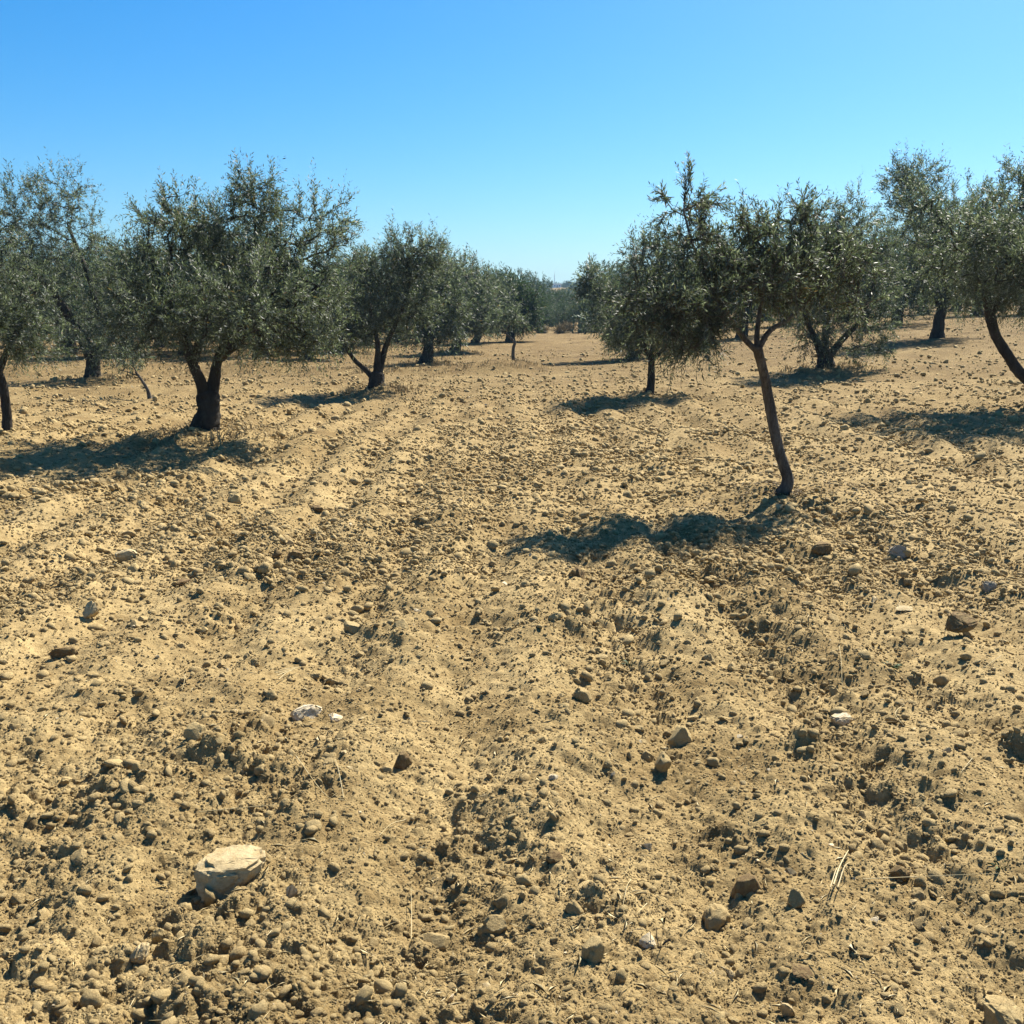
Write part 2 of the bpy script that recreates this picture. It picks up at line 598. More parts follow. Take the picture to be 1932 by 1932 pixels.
def grow(stems, lobes, n_twig, shoots, leaves, leaf_len, seed, shoot_len=0.34, up=0.35, stalks=False, leaf_w=0.21, sprout=0.0):
    """stems: [(points, r0, r1)] in tree coordinates; lobes: [(centre, radii, weight)].
    returns branch mesh data and leaf mesh data"""
    rng = np.random.default_rng(seed)
    # nodes that branches can start from
    nodes, nrad = [], []
    for k, (pts, r0, r1) in enumerate(stems):
        P = smooth_path(pts, 14)
        lo = 6 if k == 0 and len(stems) > 1 else 4
        for q, p in enumerate(P):
            if q >= lo:
                nodes.append(p)
                nrad.append(r0 + (r1 - r0) * q / 13)
    w = np.array([l[2] for l in lobes], float)
    w /= w.sum()
    pick = rng.choice(len(lobes), n_twig, p=w)
    dirs = unit(rng.normal(size=(n_twig, 3)))
    rad = rng.random(n_twig) ** (1 / 2.1)
    C = np.array([lobes[k][0] for k in pick])
    RR = np.array([lobes[k][1] for k in pick])
    ends = C + dirs * rad[:, None] * RR
    rel_h = dirs[:, 2] * rad
    nodes = list(nodes)
    base = np.array(nodes)
    dmin = np.min(np.linalg.norm(ends[:, None, :] - base[None, :, :], axis=2), axis=1)
    order = np.argsort(dmin)
    cap = len(nodes) + n_twig * 4 + 10
    arr = np.zeros((cap, 3))
    arr[:len(nodes)] = base
    par = np.full(cap, -1)
    n = len(nodes)
    paths = []
    for e in order:
        p = ends[e]
        dv = p - arr[:n]
        cost = np.linalg.norm(dv, axis=1) + 0.45 * np.clip(-dv[:, 2], 0, None)
        k = int(np.argmin(cost))
        a = arr[k]
        dist = np.linalg.norm(p - a)
        segs = int(np.clip(math.ceil(dist / 0.22), 1, 4))
        mid_off = np.array([0, 0, 0.10 * dist]) + rng.normal(size=3) * 0.08 * dist
        idx = [k]
        for s in range(1, segs + 1):
            t = s / segs
            q = a + (p - a) * t + mid_off * 4 * t * (1 - t) * 0.6
            arr[n] = q
            par[n] = idx[-1]
            idx.append(n)
            n += 1
        paths.append(idx)
    # pipe model: thickness from the number of twigs carried
    load = np.zeros(n)
    for idx in paths:
        load[idx[-1]] += 1
    for k in range(n - 1, -1, -1):
        if par[k] >= 0:
            load[par[k]] += load[k]
    rads = 0.0030 * np.clip(load, 1, None) ** 0.42
    br = Acc()
    for idx in paths:
        rr = np.minimum(rads[idx], 0.03)
        rr[0] = min(rr[0], rr[1] * 1.25)
        v, f = tube(arr[idx], rr, 5 if rr[0] > 0.014 else 4, cap=False) if len(idx) > 1 else (None, None)
        br.add(v, f)
    # leafy shoots
    S = n_twig * shoots
    o0 = np.repeat(ends, shoots, 0)
    relh = np.repeat(rel_h, shoots)
    outw = np.repeat(unit(ends - C), shoots, 0)
    d = unit(outw * 0.75 + np.array([0, 0, 1.0]) * (up + 0.8 * relh)[:, None] + rng.normal(size=(S, 3)) * 0.5)
    Ln = shoot_len * (0.55 + 0.75 * rng.random(S))
    if sprout:
        long_ = (relh > 0.45) & (rng.random(S) < 0.25)
        Ln = np.where(long_, Ln * (1 + sprout), Ln)
        d = np.where(long_[:, None], unit(d + np.array([0, 0, 1.1])), d)
    o0 = o0 - d * (Ln * 0.35)[:, None]
    bend = np.zeros((S, 3))
    bend[:, 2] = Ln * (0.22 * relh - 0.20)
    tt = (np.arange(leaves) + 0.6) / leaves
    tt = tt[None, :] + rng.normal(size=(S, leaves)) * 0.02
    pos = o0[:, None, :] + d[:, None, :] * (Ln[:, None] * tt)[:, :, None] + bend[:, None, :] * (tt ** 2)[:, :, None]
    tan = unit(d[:, None, :] + 2 * bend[:, None, :] / Ln[:, None, None] * tt[:, :, None])
    rnd = rng.normal(size=(S, leaves, 3))
    radial = unit(rnd - tan * np.sum(rnd * tan, -1, keepdims=True))
    ld = unit(tan * 0.75 + radial * 0.8)
    wv = unit(np.cross(ld, radial) + rng.normal(size=(S, leaves, 3)) * 0.45)
    wv = unit(wv - ld * np.sum(wv * ld, -1, keepdims=True))
    nv = np.cross(ld, wv)
    LL = leaf_len * (0.65 + 0.6 * rng.random((S, leaves))) * np.clip(1.15 - 0.4 * np.abs(tt - 0.45), 0.6, 1.2)
    WW = LL * leaf_w * (0.8 + 0.4 * rng.random((S, leaves)))
    b0 = pos
    m_ = pos + ld * (LL * 0.5)[:, :, None]
    v0 = b0
    v1 = m_ + wv * (WW * 0.5)[:, :, None] + nv * (WW * 0.12)[:, :, None]
    v2 = pos + ld * LL[:, :, None]
    v3 = m_ - wv * (WW * 0.5)[:, :, None] + nv * (WW * 0.12)[:, :, None]
    V = np.stack([v0, v1, v2, v3], 2).reshape(-1, 3)
    nl = S * leaves
    q = np.arange(nl)[:, None] * 4
    T = np.stack([q + 0, q + 1, q + 2, q + 0, q + 2, q + 3], -1).reshape(-1, 3)
    tint = np.clip(np.repeat(rng.random(S), leaves) * 0.35 + rng.random(nl) * 0.65, 0, 0.999)
    tint = np.where(rng.random(nl) < 0.012, 1.0, tint)
    if stalks:
        a = o0
        bq = o0 + d * (Ln * 0.55)[:, None] + bend * 0.3
        cq = o0 + d * (Ln * 0.98)[:, None] + bend
        s1 = unit(np.cross(d, rng.normal(size=(S, 3))))
        s2 = np.cross(d, s1)
        for (p0, p1, ra, rb) in ((a, bq, 0.0030, 0.0022), (bq, cq, 0.0022, 0.0012)):
            ring = []
            for (pp, r_) in ((p0, ra), (p1, rb)):
                for an in (0, 2.094, 4.189):
                    ring.append(pp + (s1 * math.cos(an) + s2 * math.sin(an)) * r_)
            vv = np.stack(ring, 1).reshape(-1, 3)
            bs = np.arange(S)[:, None] * 6
            ff = np.concatenate([np.stack([bs[:, 0] + k, bs[:, 0] + (k + 1) % 3, bs[:, 0] + 3 + (k + 1) % 3, bs[:, 0] + 3 + k], -1) for k in range(3)])
            br.add(vv, ff)
    return br, V, T, np.repeat(tint, 2)


def tree(name, label, base, stems, lobes, cat='tree', group=None, bark=None, leaf=None, seed=1, knob=0.22, **kw):
    """stems/lobes in world coordinates; base: world foot"""
    base = np.asarray(base, float)
    root = bpy.data.objects.new(name, None)
    COL.objects.link(root)
    root.location = base
    root.empty_display_size = 0.3
    tag(root, label, cat, group)
    bark = bark or M_BARK
    leaf = leaf or M_LEAF
    ls = [([np.asarray(p, float) - base for p in pts], r0, r1) for pts, r0, r1 in stems]
    ll = [(np.asarray(c, float) - base, r, w) for c, r, w in lobes]
    for k, (pts, r0, r1) in enumerate(ls):
        n = 44
        P = smooth_path(pts, n)
        t = np.linspace(0, 1, n)
        rr = r0 + (r1 - r0) * t
        if k == 0:
            L_ = np.cumsum(np.r_[0, np.linalg.norm(np.diff(P, axis=0), axis=1)])
            rr = rr * (1 + 0.42 * np.exp(-L_ / (r0 * 1.5)))
            P = np.vstack([P[0] - np.array([0, 0, 0.25]), P])
            rr = np.r_[rr[0] * 1.15, rr]
        v, f = tube(P, rr, 18, knob if k == 0 else knob * 0.7, seed * 7 + k)
        a = Acc()
        a.add(v, f)
        obj('trunk' if k == 0 else 'limb', a.mesh('trunk' if k == 0 else 'limb'), bark, root)
    br, V, T, tint = grow(ls, ll, seed=seed, **kw)
    b = obj('branches', br.mesh('branches'), bark, root)
    b['kind'] = 'stuff'
    c = obj('crown', mesh_np('crown', V, T, True, {'tint': tint}), leaf, root)
    c['kind'] = 'stuff'
    return root


def copy_tree(root, loc, rz, sc, label, group=None, cat=None):
    r = root.copy()
    COL.objects.link(r)
    r.location = loc
    r.rotation_euler = (0, 0, rz)
    r.scale = sc if isinstance(sc, tuple) else (sc, sc, sc)
    tag(r, label, cat, group)
    for ch in list(root.children):
        c = ch.copy()
        COL.objects.link(c)
        c.parent = r
    return r


def lobe(px, py, rx, ry, Y, w=None, dy=1.0):
    """ellipsoid of foliage: picture position and picture radii at depth Y"""
    c = at(px, py, Y)
    s = Y / F
    r = np.array([rx * s, max(rx, ry) * s * dy, ry * s])
    return (c, r, w if w else float(np.prod(r) ** 0.75))


def foot(key):
    x, y = TREES_XY[key]
    return np.array([x, y, h1(x, y) - 0.02])


# --- young olive in the foreground, right
b = foot('young')
Y = b[1]
st = [([b, at(1487, 905, Y), at(1470, 850, Y + .02), at(1452, 760, Y + .05), at(1440, 700, Y + .03), at(1428, 655, Y)], 0.050, 0.038),
      ([at(1430, 664, Y), at(1405, 640, Y + .03), at(1375, 600, Y - .05), at(1340, 540, Y - .12), at(1310, 470, Y - .1), at(1290, 400, Y - .05)], 0.027, 0.007),
      ([at(1388, 616, Y), at(1350, 598, Y - .15), at(1300, 592, Y - .25), at(1250, 580, Y - .3)], 0.018, 0.006),
      ([at(1428, 660, Y), at(1429, 620, Y + .1), at(1437, 560, Y + .25), at(1450, 490, Y + .3), at(1455, 430, Y + .35)], 0.025, 0.007),
      ([at(1430, 660, Y), at(1452, 625, Y + .1), at(1490, 600, Y + .25), at(1530, 560, Y + .35), at(1560, 500, Y + .4)], 0.026, 0.007)]
lb = [lobe(1425, 520, 105, 70, Y + .1, None, 1.5), lobe(1345, 550, 70, 58, Y - .2, None, 1.5), lobe(1520, 525, 90, 72, Y + .3, None, 1.5), lobe(1310, 450, 62, 70, Y - .05, 0.05, 1.2),
      lobe(1455, 440, 75, 55, Y + .3, None, 1.3), lobe(1285, 575, 60, 48, Y - .4, .055, 1.4), lobe(1575, 480, 65, 75, Y + .45, None, 1.3), lobe(1292, 378, 62, 45, Y, 0.05, 1.2),
      lobe(1520, 400, 35, 32, Y + .2, .02), lobe(1400, 420, 40, 30, Y + .1, 0.022), lobe(1335, 620, 45, 26, Y - .3, .035), lobe(1610, 550, 50, 45, Y + .6, .07, 1.3),
      lobe(1245, 580, 62, 60, Y - .3, .055, 1.3), lobe(1290, 640, 65, 32, Y - .4, .03), lobe(1215, 545, 45, 45, Y - .2, .05)]
tree('young_olive_tree', 'slender young olive with leaning bare trunk casting a shadow on the clods', b, st, lb, group='olive trees of the grove',
     bark=M_BARK_Y, seed=11, n_twig=440, shoots=4, leaves=22, leaf_len=0.047, shoot_len=0.30, stalks=True, knob=0.2, sprout=0.5)

# --- large forked olive, left
b = foot('main')
Y = b[1]
st = [([b, at(391, 800, Y), at(394, 770, Y), at(393, 752, Y), at(391, 742, Y)], 0.135, 0.120),
      ([at(388, 752, Y), at(376, 715, Y - .05), at(355, 665, Y - .1), at(330, 600, Y - .2), at(300, 530, Y - .3), at(280, 460, Y - .3)], 0.078, 0.025),
      ([at(396, 755, Y), at(404, 718, Y + .05), at(412, 675, Y + .1), at(440, 620, Y + .3), at(480, 550, Y + .4), at(520, 480, Y + .4)], 0.085, 0.025),
      ([at(411, 680, Y + .1), at(460, 640, Y - .2), at(530, 600, Y - .4), at(600, 540, Y - .5)], 0.055, 0.02),
      ([at(365, 690, Y - .05), at(385, 600, Y + .3), at(400, 520, Y + .6), at(400, 440, Y + .8)], 0.055, 0.02)]
lb = [lobe(330, 520, 115, 105, Y - .2), lobe(450, 480, 120, 115, Y + .3), lobe(560, 490, 110, 105, Y), lobe(600, 580, 70, 70, Y - .3), lobe(270, 600, 75, 65, Y - .4),
      lobe(440, 600, 130, 70, Y - .2), lobe(350, 420, 100, 60, Y), lobe(480, 390, 70, 65, Y + .2), lobe(600, 420, 75, 60, Y + .1), lobe(545, 645, 75, 30, Y - .3, .25),
      lobe(480, 350, 45, 35, Y + .2, .08), lobe(240, 500, 50, 60, Y - .2),
      lobe(330, 590, 110, 75, Y - 1.1), lobe(480, 570, 120, 80, Y - 1.2), lobe(400, 480, 130, 90, Y + 1.1), lobe(250, 560, 70, 60, Y - .9), lobe(600, 640, 50, 28, Y - .6)]
tree('olive_tree', 'large broad olive with thick forked dark trunk on a small mound', b, st, lb, group='olive trees of the grove',
     seed=21, n_twig=1350, shoots=4, leaves=19, leaf_len=0.052, shoot_len=0.34, knob=0.3, sprout=0.6)

# --- olive cut by the left edge
gx, gy = ground(14, 817)
b = np.array([gx, gy, h1(gx, gy) - .02])
Y = gy
st = [([b, at(12, 770, Y), at(5, 725, Y), at(-4, 700, Y)], 0.062, 0.05),
      ([at(-2, 704, Y), at(-25, 650, Y), at(-50, 590, Y - .1), at(-80, 520, Y - .2)], 0.055, 0.02),
      ([at(-4, 704, Y), at(20, 650, Y + .1), at(50, 590, Y + .2), at(70, 540, Y + .2)], 0.05, 0.015)]
lb = [lobe(-60, 530, 130, 100, Y), lobe(50, 590, 75, 80, Y), lobe(-20, 620, 95, 60, Y - .2), lobe(60, 650, 55, 35, Y + .2), lobe(-80, 430, 90, 60, Y)]
tree('olive_tree', 'olive cut by the left edge, its thin trunk and right crown showing', b, st, lb, group='olive trees of the grove',
     seed=31, n_twig=520, shoots=4, leaves=18, leaf_len=0.054, shoot_len=0.32)

# --- thick old olive behind, left
b = foot('thick')
Y = b[1]
st = [([b, at(175, 700, Y), at(176, 685, Y), at(176, 665, Y)], 0.15, 0.13),
      ([at(172, 672, Y), at(145, 620, Y), at(90, 540, Y - .3), at(30, 500, Y - .5)], 0.14, 0.04),
      ([at(178, 672, Y), at(190, 610, Y + .2), at(170, 530, Y + .4), at(130, 430, Y + .4)], 0.13, 0.03),
      ([at(182, 670, Y), at(225, 620, Y), at(270, 570, Y + .3)], 0.10, 0.03)]
lb = [lobe(90, 430, 95, 95, Y), lobe(40, 500, 80, 80, Y - .3), lobe(140, 520, 110, 80, Y + .2), lobe(100, 610, 120, 60, Y), lobe(220, 600, 90, 65, Y), lobe(30, 400, 55, 70, Y - .2),
      lobe(120, 360, 60, 45, Y), lobe(170, 440, 40, 50, Y), lobe(200, 655, 80, 22, Y - .5, .5)]
tree('olive_tree', 'tall old olive with squat thick trunk behind the leaning sapling', b, st, lb, group='olive trees of the grove',
     seed=41, n_twig=860, shoots=4, leaves=15, leaf_len=0.072, shoot_len=0.42, sprout=0.5)

# --- three-stemmed olive, left of the middle
b = foot('vee')
Y = b[1]
st = [([b, at(710, 722, Y), at(711, 712, Y), at(712, 704, Y)], 0.13, 0.115),
      ([at(706, 714, Y), at(690, 698, Y), at(668, 678, Y - .1), at(645, 640, Y - .2), at(630, 590, Y - .3)], 0.062, 0.02),
      ([at(710, 710, Y), at(712, 680, Y), at(712, 645, Y), at(700, 590, Y + .2), at(690, 530, Y + .3)], 0.075, 0.025),
      ([at(714, 710, Y), at(722, 675, Y + .1), at(733, 640, Y + .1), at(760, 580, Y + .2), at(780, 500, Y + .2)], 0.07, 0.025)]
lb = [lobe(660, 580, 65, 60, Y - .2), lobe(725, 540, 75, 70, Y), lobe(775, 510, 55, 60, Y + .2), lobe(700, 610, 90, 40, Y), lobe(645, 640, 55, 32, Y - .3), lobe(780, 590, 60, 45, Y + .2),
      lobe(745, 465, 40, 35, Y), lobe(805, 475, 38, 35, Y + .2, .25), lobe(690, 510, 45, 40, Y)]
tree('olive_tree', 'olive splitting into three dark stems at the ground, left of the middle gap', b, st, lb, group='olive trees of the grove',
     seed=51, n_twig=700, shoots=4, leaves=15, leaf_len=0.067, shoot_len=0.36, sprout=0.4)

# --- slim-trunked olive, right of the middle
b = foot('slim')
Y = b[1]
st = [([b, at(1228, 725, Y), at(1229, 700, Y), at(1228, 672, Y)], 0.066, 0.055),
      ([at(1228, 678, Y), at(1205, 630, Y), at(1190, 570, Y - .2)], 0.05, 0.015),
      ([at(1228, 676, Y), at(1240, 620, Y + .2), at(1250, 550, Y + .2), at(1240, 490, Y + .2)], 0.05, 0.015),
      ([at(1230, 680, Y), at(1270, 640, Y - .1), at(1310, 590, Y - .2)], 0.045, 0.015)]
lb = [lobe(1235, 540, 75, 75, Y), lobe(1190, 590, 65, 60, Y - .2), lobe(1290, 570, 75, 70, Y), lobe(1250, 625, 105, 42, Y), lobe(1310, 650, 60, 28, Y - .3), lobe(1215, 480, 45, 40, Y, .2),
      lobe(1270, 480, 50, 40, Y, .25), lobe(1160, 625, 40, 35, Y)]
tree('olive_tree', 'olive with one slim straight trunk right of the open middle lane', b, st, lb, group='olive trees of the grove',
     seed=61, n_twig=640, shoots=4, leaves=15, leaf_len=0.066, shoot_len=0.36, sprout=0.7)

# --- low wide olive behind the young one
b = foot('r3')
Y = b[1]
st = [([b, at(1557, 682, Y), at(1557, 670, Y), at(1556, 660, Y)], 0.15, 0.13),
      ([at(1550, 674, Y), at(1540, 645, Y), at(1520, 600, Y - .2), at(1500, 540, Y - .2)], 0.09, 0.03),
      ([at(1556, 668, Y), at(1558, 620, Y + .2), at(1570, 540, Y + .2), at(1590, 450, Y + .2)], 0.10, 0.03),
      ([at(1564, 672, Y), at(1585, 645, Y), at(1625, 600, Y - .2), at(1650, 530, Y - .2)], 0.09, 0.03)]
lb = [lobe(1540, 520, 85, 80, Y), lobe(1620, 520, 80, 85, Y), lobe(1600, 440, 65, 60, Y), lobe(1640, 600, 55, 60, Y - .2), lobe(1560, 590, 80, 55, Y), lobe(1540, 640, 45, 32, Y - .4),
      lobe(1635, 655, 45, 28, Y - .4), lobe(1610, 395, 28, 35, Y, .2), lobe(1550, 430, 50, 45, Y, .4), lobe(1660, 480, 40, 60, Y)]
tree('olive_tree', 'wide olive with low hanging branches behind the young foreground olive', b, st, lb, group='olive trees of the grove',
     seed=71, n_twig=800, shoots=4, leaves=15, leaf_len=0.076, shoot_len=0.40, sprout=0.6)

# --- tall olive farther right
p = at(1770, 620, 30)
b = np.array([p[0], 30, h1(p[0], 30) - .03])
Y = 30
st = [([b, at(1772, 605, Y), at(1776, 590, Y), at(1778, 575, Y)], 0.155, 0.135),
      ([at(1776, 582, Y), at(1765, 540, Y), at(1740, 480, Y), at(1715, 400, Y)], 0.12, 0.03),
      ([at(1779, 582, Y), at(1785, 530, Y), at(1790, 460, Y), at(1770, 380, Y)], 0.12, 0.03),
      ([at(1780, 584, Y), at(1800, 550, Y), at(1830, 490, Y)], 0.10, 0.03)]
lb = [lobe(1720, 390, 60, 75, Y), lobe(1790, 420, 70, 75, Y), lobe(1740, 480, 75, 60, Y), lobe(1800, 520, 70, 60, Y), lobe(1725, 545, 65, 40, Y), lobe(1700, 340, 35, 40, Y, .5), lobe(1830, 400, 40, 60, Y),
      lobe(1740, 330, 40, 30, Y, .4), lobe(1790, 570, 70, 25, Y)]
tree('olive_tree', 'tall olive with a single dark trunk on the rising ground at right', b, st, lb, group='olive trees of the grove',
     seed=81, n_twig=800, shoots=4, leaves=13, leaf_len=0.098, shoot_len=0.52, sprout=0.6)

# --- leaning olive cut by the right edge
p = at(1985, 765, 16.2)
b = np.array([p[0], 16.2, h1(p[0], 16.2) - .03])
Y = 16.2
st = [([b, at(1950, 728, Y), at(1922, 700, Y), at(1893, 658, Y), at(1876, 625, Y), at(1866, 585, Y)], 0.088, 0.07),
      ([at(1867, 592, Y), at(1860, 540, Y), at(1870, 470, Y), at(1890, 400, Y)], 0.07, 0.02),
      ([at(1868, 592, Y), at(1900, 540, Y + .1), at(1950, 480, Y), at(1990, 400, Y)], 0.07, 0.02)]
lb = [lobe(1900, 460, 70, 80, Y), lobe(1960, 420, 90, 90, Y), lobe(1900, 540, 85, 55, Y), lobe(1990, 530, 110, 70, Y), lobe(1925, 360, 50, 60, Y), lobe(2060, 450, 110, 90, Y), lobe(1840, 530, 45, 50, Y),
      lobe(1990, 340, 60, 45, Y), lobe(1790, 440, 70, 65, Y + .3), lobe(1740, 400, 55, 60, Y + .5), lobe(1850, 420, 60, 60, Y - 1), lobe(1920, 500, 80, 70, Y - 1.4), lobe(1830, 500, 60, 60, Y + .8), lobe(1810, 470, 65, 60, Y - 1.2), lobe(1760, 500, 45, 45, Y + .4), lobe(1960, 480, 120, 80, Y - 2), lobe(1880, 440, 65, 65, Y - 1.9)]
tree('olive_tree', 'olive at the right edge with a strongly leaning crooked trunk', b, st, lb, group='olive trees of the grove',
     seed=91, n_twig=1450, shoots=4, leaves=15, leaf_len=0.061, shoot_len=0.36, sprout=0.6)

# --- mid-distance olives left of the gap
def simple_olive(label, px, py, Y, lobes, r=0.2, seed=1, key=None, n=560, fork=45, **kw):
    p = at(px, py, Y)
    bb = np.array([p[0], Y, h1(p[0], Y) - .03])
    st = [([bb, at(px + 3, py - fork * .35, Y), at(px + 6, py - fork * .7, Y), at(px + 5, py - fork, Y)], r, r * .85)]
    rr = np.random.default_rng(seed)
    for l in lobes[:4]:
        c = l[0]
        a0 = at(px + 5, py - fork * .9, Y)
        st.append(([a0, a0 + (c - a0) * .4 + rr.normal(size=3) * .08 + np.array([0, 0, .1]), c], r * .5, r * .14))
    kk = dict(n_twig=n, shoots=3, leaves=11, leaf_len=0.115, shoot_len=0.5, sprout=0.4)
    kk.update(kw)
    return tree('olive_tree', label, bb, st, lobes, group='olive trees of the grove', seed=seed, **kk)


Y = TREES_XY['t7'][1]
simple_olive('dark olive with thick flared trunk just behind the earth ridge', 803, 691, Y,
             [lobe(800, 590, 70, 55, Y), lobe(775, 545, 55, 55, Y), lobe(845, 545, 50, 60, Y), lobe(815, 500, 48, 40, Y), lobe(800, 635, 70, 25, Y), lobe(850, 600, 45, 40, Y)], 0.15, 101, n=640)
Y = TREES_XY['t8'][1]
simple_olive('olive with upright dark trunk, second in the row behind the ridge', 857, 668, Y,
             [lobe(865, 580, 50, 45, Y), lobe(845, 545, 42, 45, Y), lobe(900, 560, 42, 50, Y), lobe(880, 515, 38, 32, Y), lobe(870, 615, 50, 22, Y), lobe(915, 600, 32, 30, Y)], 0.155, 102, fork=32, leaf_len=.13)
gx, gy = ground(897, 648)
simple_olive('olive third in the row behind the ridge, near the sapling', 897, 648, gy,
             [lobe(908, 580, 45, 42, gy), lobe(895, 550, 40, 40, gy), lobe(940, 570, 36, 42, gy), lobe(915, 530, 30, 25, gy), lobe(905, 615, 46, 18, gy)], 0.16, 103, fork=24, leaf_len=.15, n=480)
Y = 52
far_a = simple_olive('dense teal green tree at the end of the left row', 962, 632, Y,
                     [lobe(950, 570, 44, 46, Y), lobe(980, 580, 40, 40, Y), lobe(958, 540, 36, 26, Y), lobe(965, 605, 52, 22, Y), lobe(1000, 585, 26, 34, Y)], 0.2, 104, fork=16, leaf=M_LEAF_F, leaf_len=.19, n=560, shoot_len=.6)
Y = 34
simple_olive('dark olive in the background between the large olive and the three-stemmed one', 578, 668, Y,
             [lobe(580, 590, 60, 50, Y), lobe(610, 610, 45, 40, Y), lobe(550, 610, 50, 40, Y), lobe(590, 635, 60, 22, Y)], 0.18, 105, fork=28, leaf_len=.14, n=380)
Y = 30.5
simple_olive('pale olive behind the slim-trunked one, at the right of the gap', 1190, 688, Y,
             [lobe(1128, 550, 42, 42, Y), lobe(1155, 590, 55, 42, Y), lobe(1115, 520, 28, 30, Y), lobe(1200, 600, 60, 50, Y), lobe(1195, 640, 55, 30, Y)],
             0.17, 106, fork=35, leaf_len=.125, n=480)

# --- saplings
gx, gy = ground(283, 752)
b = np.array([gx, gy, h1(gx, gy) - .02])
Y = gy
st = [([b, at(278, 735, Y), at(268, 718, Y), at(256, 702, Y)], 0.035, 0.02), ([at(262, 710, Y), at(245, 703, Y), at(225, 698, Y)], 0.014, 0.006),
      ([at(258, 704, Y), at(252, 690, Y), at(248, 668, Y)], 0.014, 0.006)]
tree('olive_sapling', 'thin leaning sapling with sparse leaves left of the large forked olive', b, st,
     [lobe(235, 685, 30, 18, Y), lobe(258, 672, 25, 20, Y)], group='olive saplings', bark=M_BARK_Y, seed=111, n_twig=34, shoots=2, leaves=12, leaf_len=.07, shoot_len=.3)
gx, gy = ground(970, 684)
b = np.array([gx, gy, h1(gx, gy) - .02])
Y = gy
st = [([b, at(968, 670, Y), at(969, 655, Y), at(971, 646, Y), at(962, 636, Y), at(952, 626, Y)], 0.055, 0.03)]
tree('olive_sapling', 'crooked bare-stemmed sapling standing alone in the open lane', b, st,
     [lobe(952, 605, 34, 18, Y), lobe(975, 598, 28, 18, Y), lobe(930, 612, 22, 12, Y)], group='olive saplings', bark=M_BARK_Y, seed=112, n_twig=70, shoots=3, leaves=12, leaf_len=.1, shoot_len=.34)

# --- background olives: three more forms, copied
def generic(seed, h, w, leafm):
    rng = np.random.default_rng(seed)
    bb = np.array([0, 0, 0.0])
    lob = []
    for k in range(7):
        a = k * 0.9 + rng.random()
        rr_ = w * 0.27 * (0.4 + rng.random())
        lob.append((np.array([math.cos(a) * rr_, math.sin(a) * rr_, h * (0.36 + 0.38 * rng.random())]),
                    np.array([w * .27, w * .27, h * .2]) * (0.8 + .4 * rng.random()), 1.0))
    lob.append((np.array([0, 0, h * .8]), np.array([w * .22, w * .22, h * .16]), .6))
    lob.append((np.array([0, 0, h * .26]), np.array([w * .42, w * .42, h * .13]), 1.6))
    st = [([bb, (0.03, 0, .3), (0.05, 0.02, .6), (0.04, 0, .85)], 0.22, .19)]
    for l in lob[:4]:
        st.append(([np.array((0.04, 0, .75)), l[0] * .5 + np.array([0, 0, .45]), l[0]], .1, .03))
    return st, lob


PROTO = []
for k, (sd, h_, w_, lm) in enumerate(((201, 3.9, 4.6, M_LEAF_F), (202, 4.4, 4.4, M_LEAF_F), (203, 3.5, 5.0, M_LEAF_F))):
    st, lb = generic(sd, h_, w_, lm)
    PROTO.append((st, lb, sd, lm))

FAR = []   # (picture x, depth, scale, label, group)
for px, Y, s in ((-30, 36, 1.0), (60, 47, 1.1), (130, 40, 1.0), (235, 36, 1.0), (300, 46, 1.1), (350, 38, 1.05), (430, 42, 1.1), (490, 36, 1.0), (540, 48, 1.15), (640, 40, 1.0),
                 (690, 47, 1.1), (745, 52, 1.1), (640, 62, 1.2), (520, 60, 1.2), (400, 60, 1.25), (270, 60, 1.2), (160, 62, 1.25), (20, 58, 1.2), (790, 62, 1.15), (860, 66, 1.1)):
    FAR.append((px, Y, s, 'olive in the dim rows behind the large forked olive', 'background olives on the left'))
for px, Y, s in ((1008, 84, .95), (1050, 100, .85), (985, 92, 1.2), (1030, 125, .95), (1075, 112, .85), (1112, 92, .85), (1090, 140, .95), (1000, 140, 1.2), (940, 80, 1.2), (905, 74, 1.2), (1140, 96, 1.0), (1060, 135, .9), (1022, 77, .62), (1062, 80, .55), (1098, 78, .6), (1040, 90, .7)):
    FAR.append((px, Y, s, 'distant bluish tree closing the open lane', 'distant trees at the end of the lane'))
for px, Y, s in ((1290, 48, 1.0), (1400, 42, .95), (1480, 50, 1.05), (1350, 58, 1.1), (1690, 40, 0.9), (1840, 46, 1.0), (1930, 44, 1.05), (1600, 52, 1.1), (1740, 54, 1.1), (1880, 58, 1.1), (1180, 70, 1.1), (1250, 66, 1.1),
                 (1440, 62, 1.2), (1540, 62, 1.2), (1660, 60, 1.1), (1800, 62, 1.1)):
    FAR.append((px, Y, s, 'olive in the background rows behind the trees on the right', 'background olives on the right'))
NTH = ['first', 'second', 'third', 'fourth', 'fifth', 'sixth', 'seventh', 'eighth', 'ninth', 'tenth', 'eleventh', 'twelfth', 'thirteenth', 'fourteenth', 'fifteenth', 'sixteenth',
       'seventeenth', 'eighteenth', 'nineteenth', 'twentieth', 'twenty-first', 'twenty-second', 'twenty-third', 'twenty-fourth', 'twenty-fifth', 'twenty-sixth', 'twenty-seventh', 'twenty-eighth']


def nth_labels(items):
    """items: (picture x, ..., label, group): number the trees of a group from left to right"""
    out = []
    for it in items:
        same = sorted((q[0], q[1]) for q in items if q[-1] == it[-1])
        out.append(it[:-2] + ('%s from the left: %s' % (NTH[same.index((it[0], it[1]))], it[-2]), it[-1]))
    return out


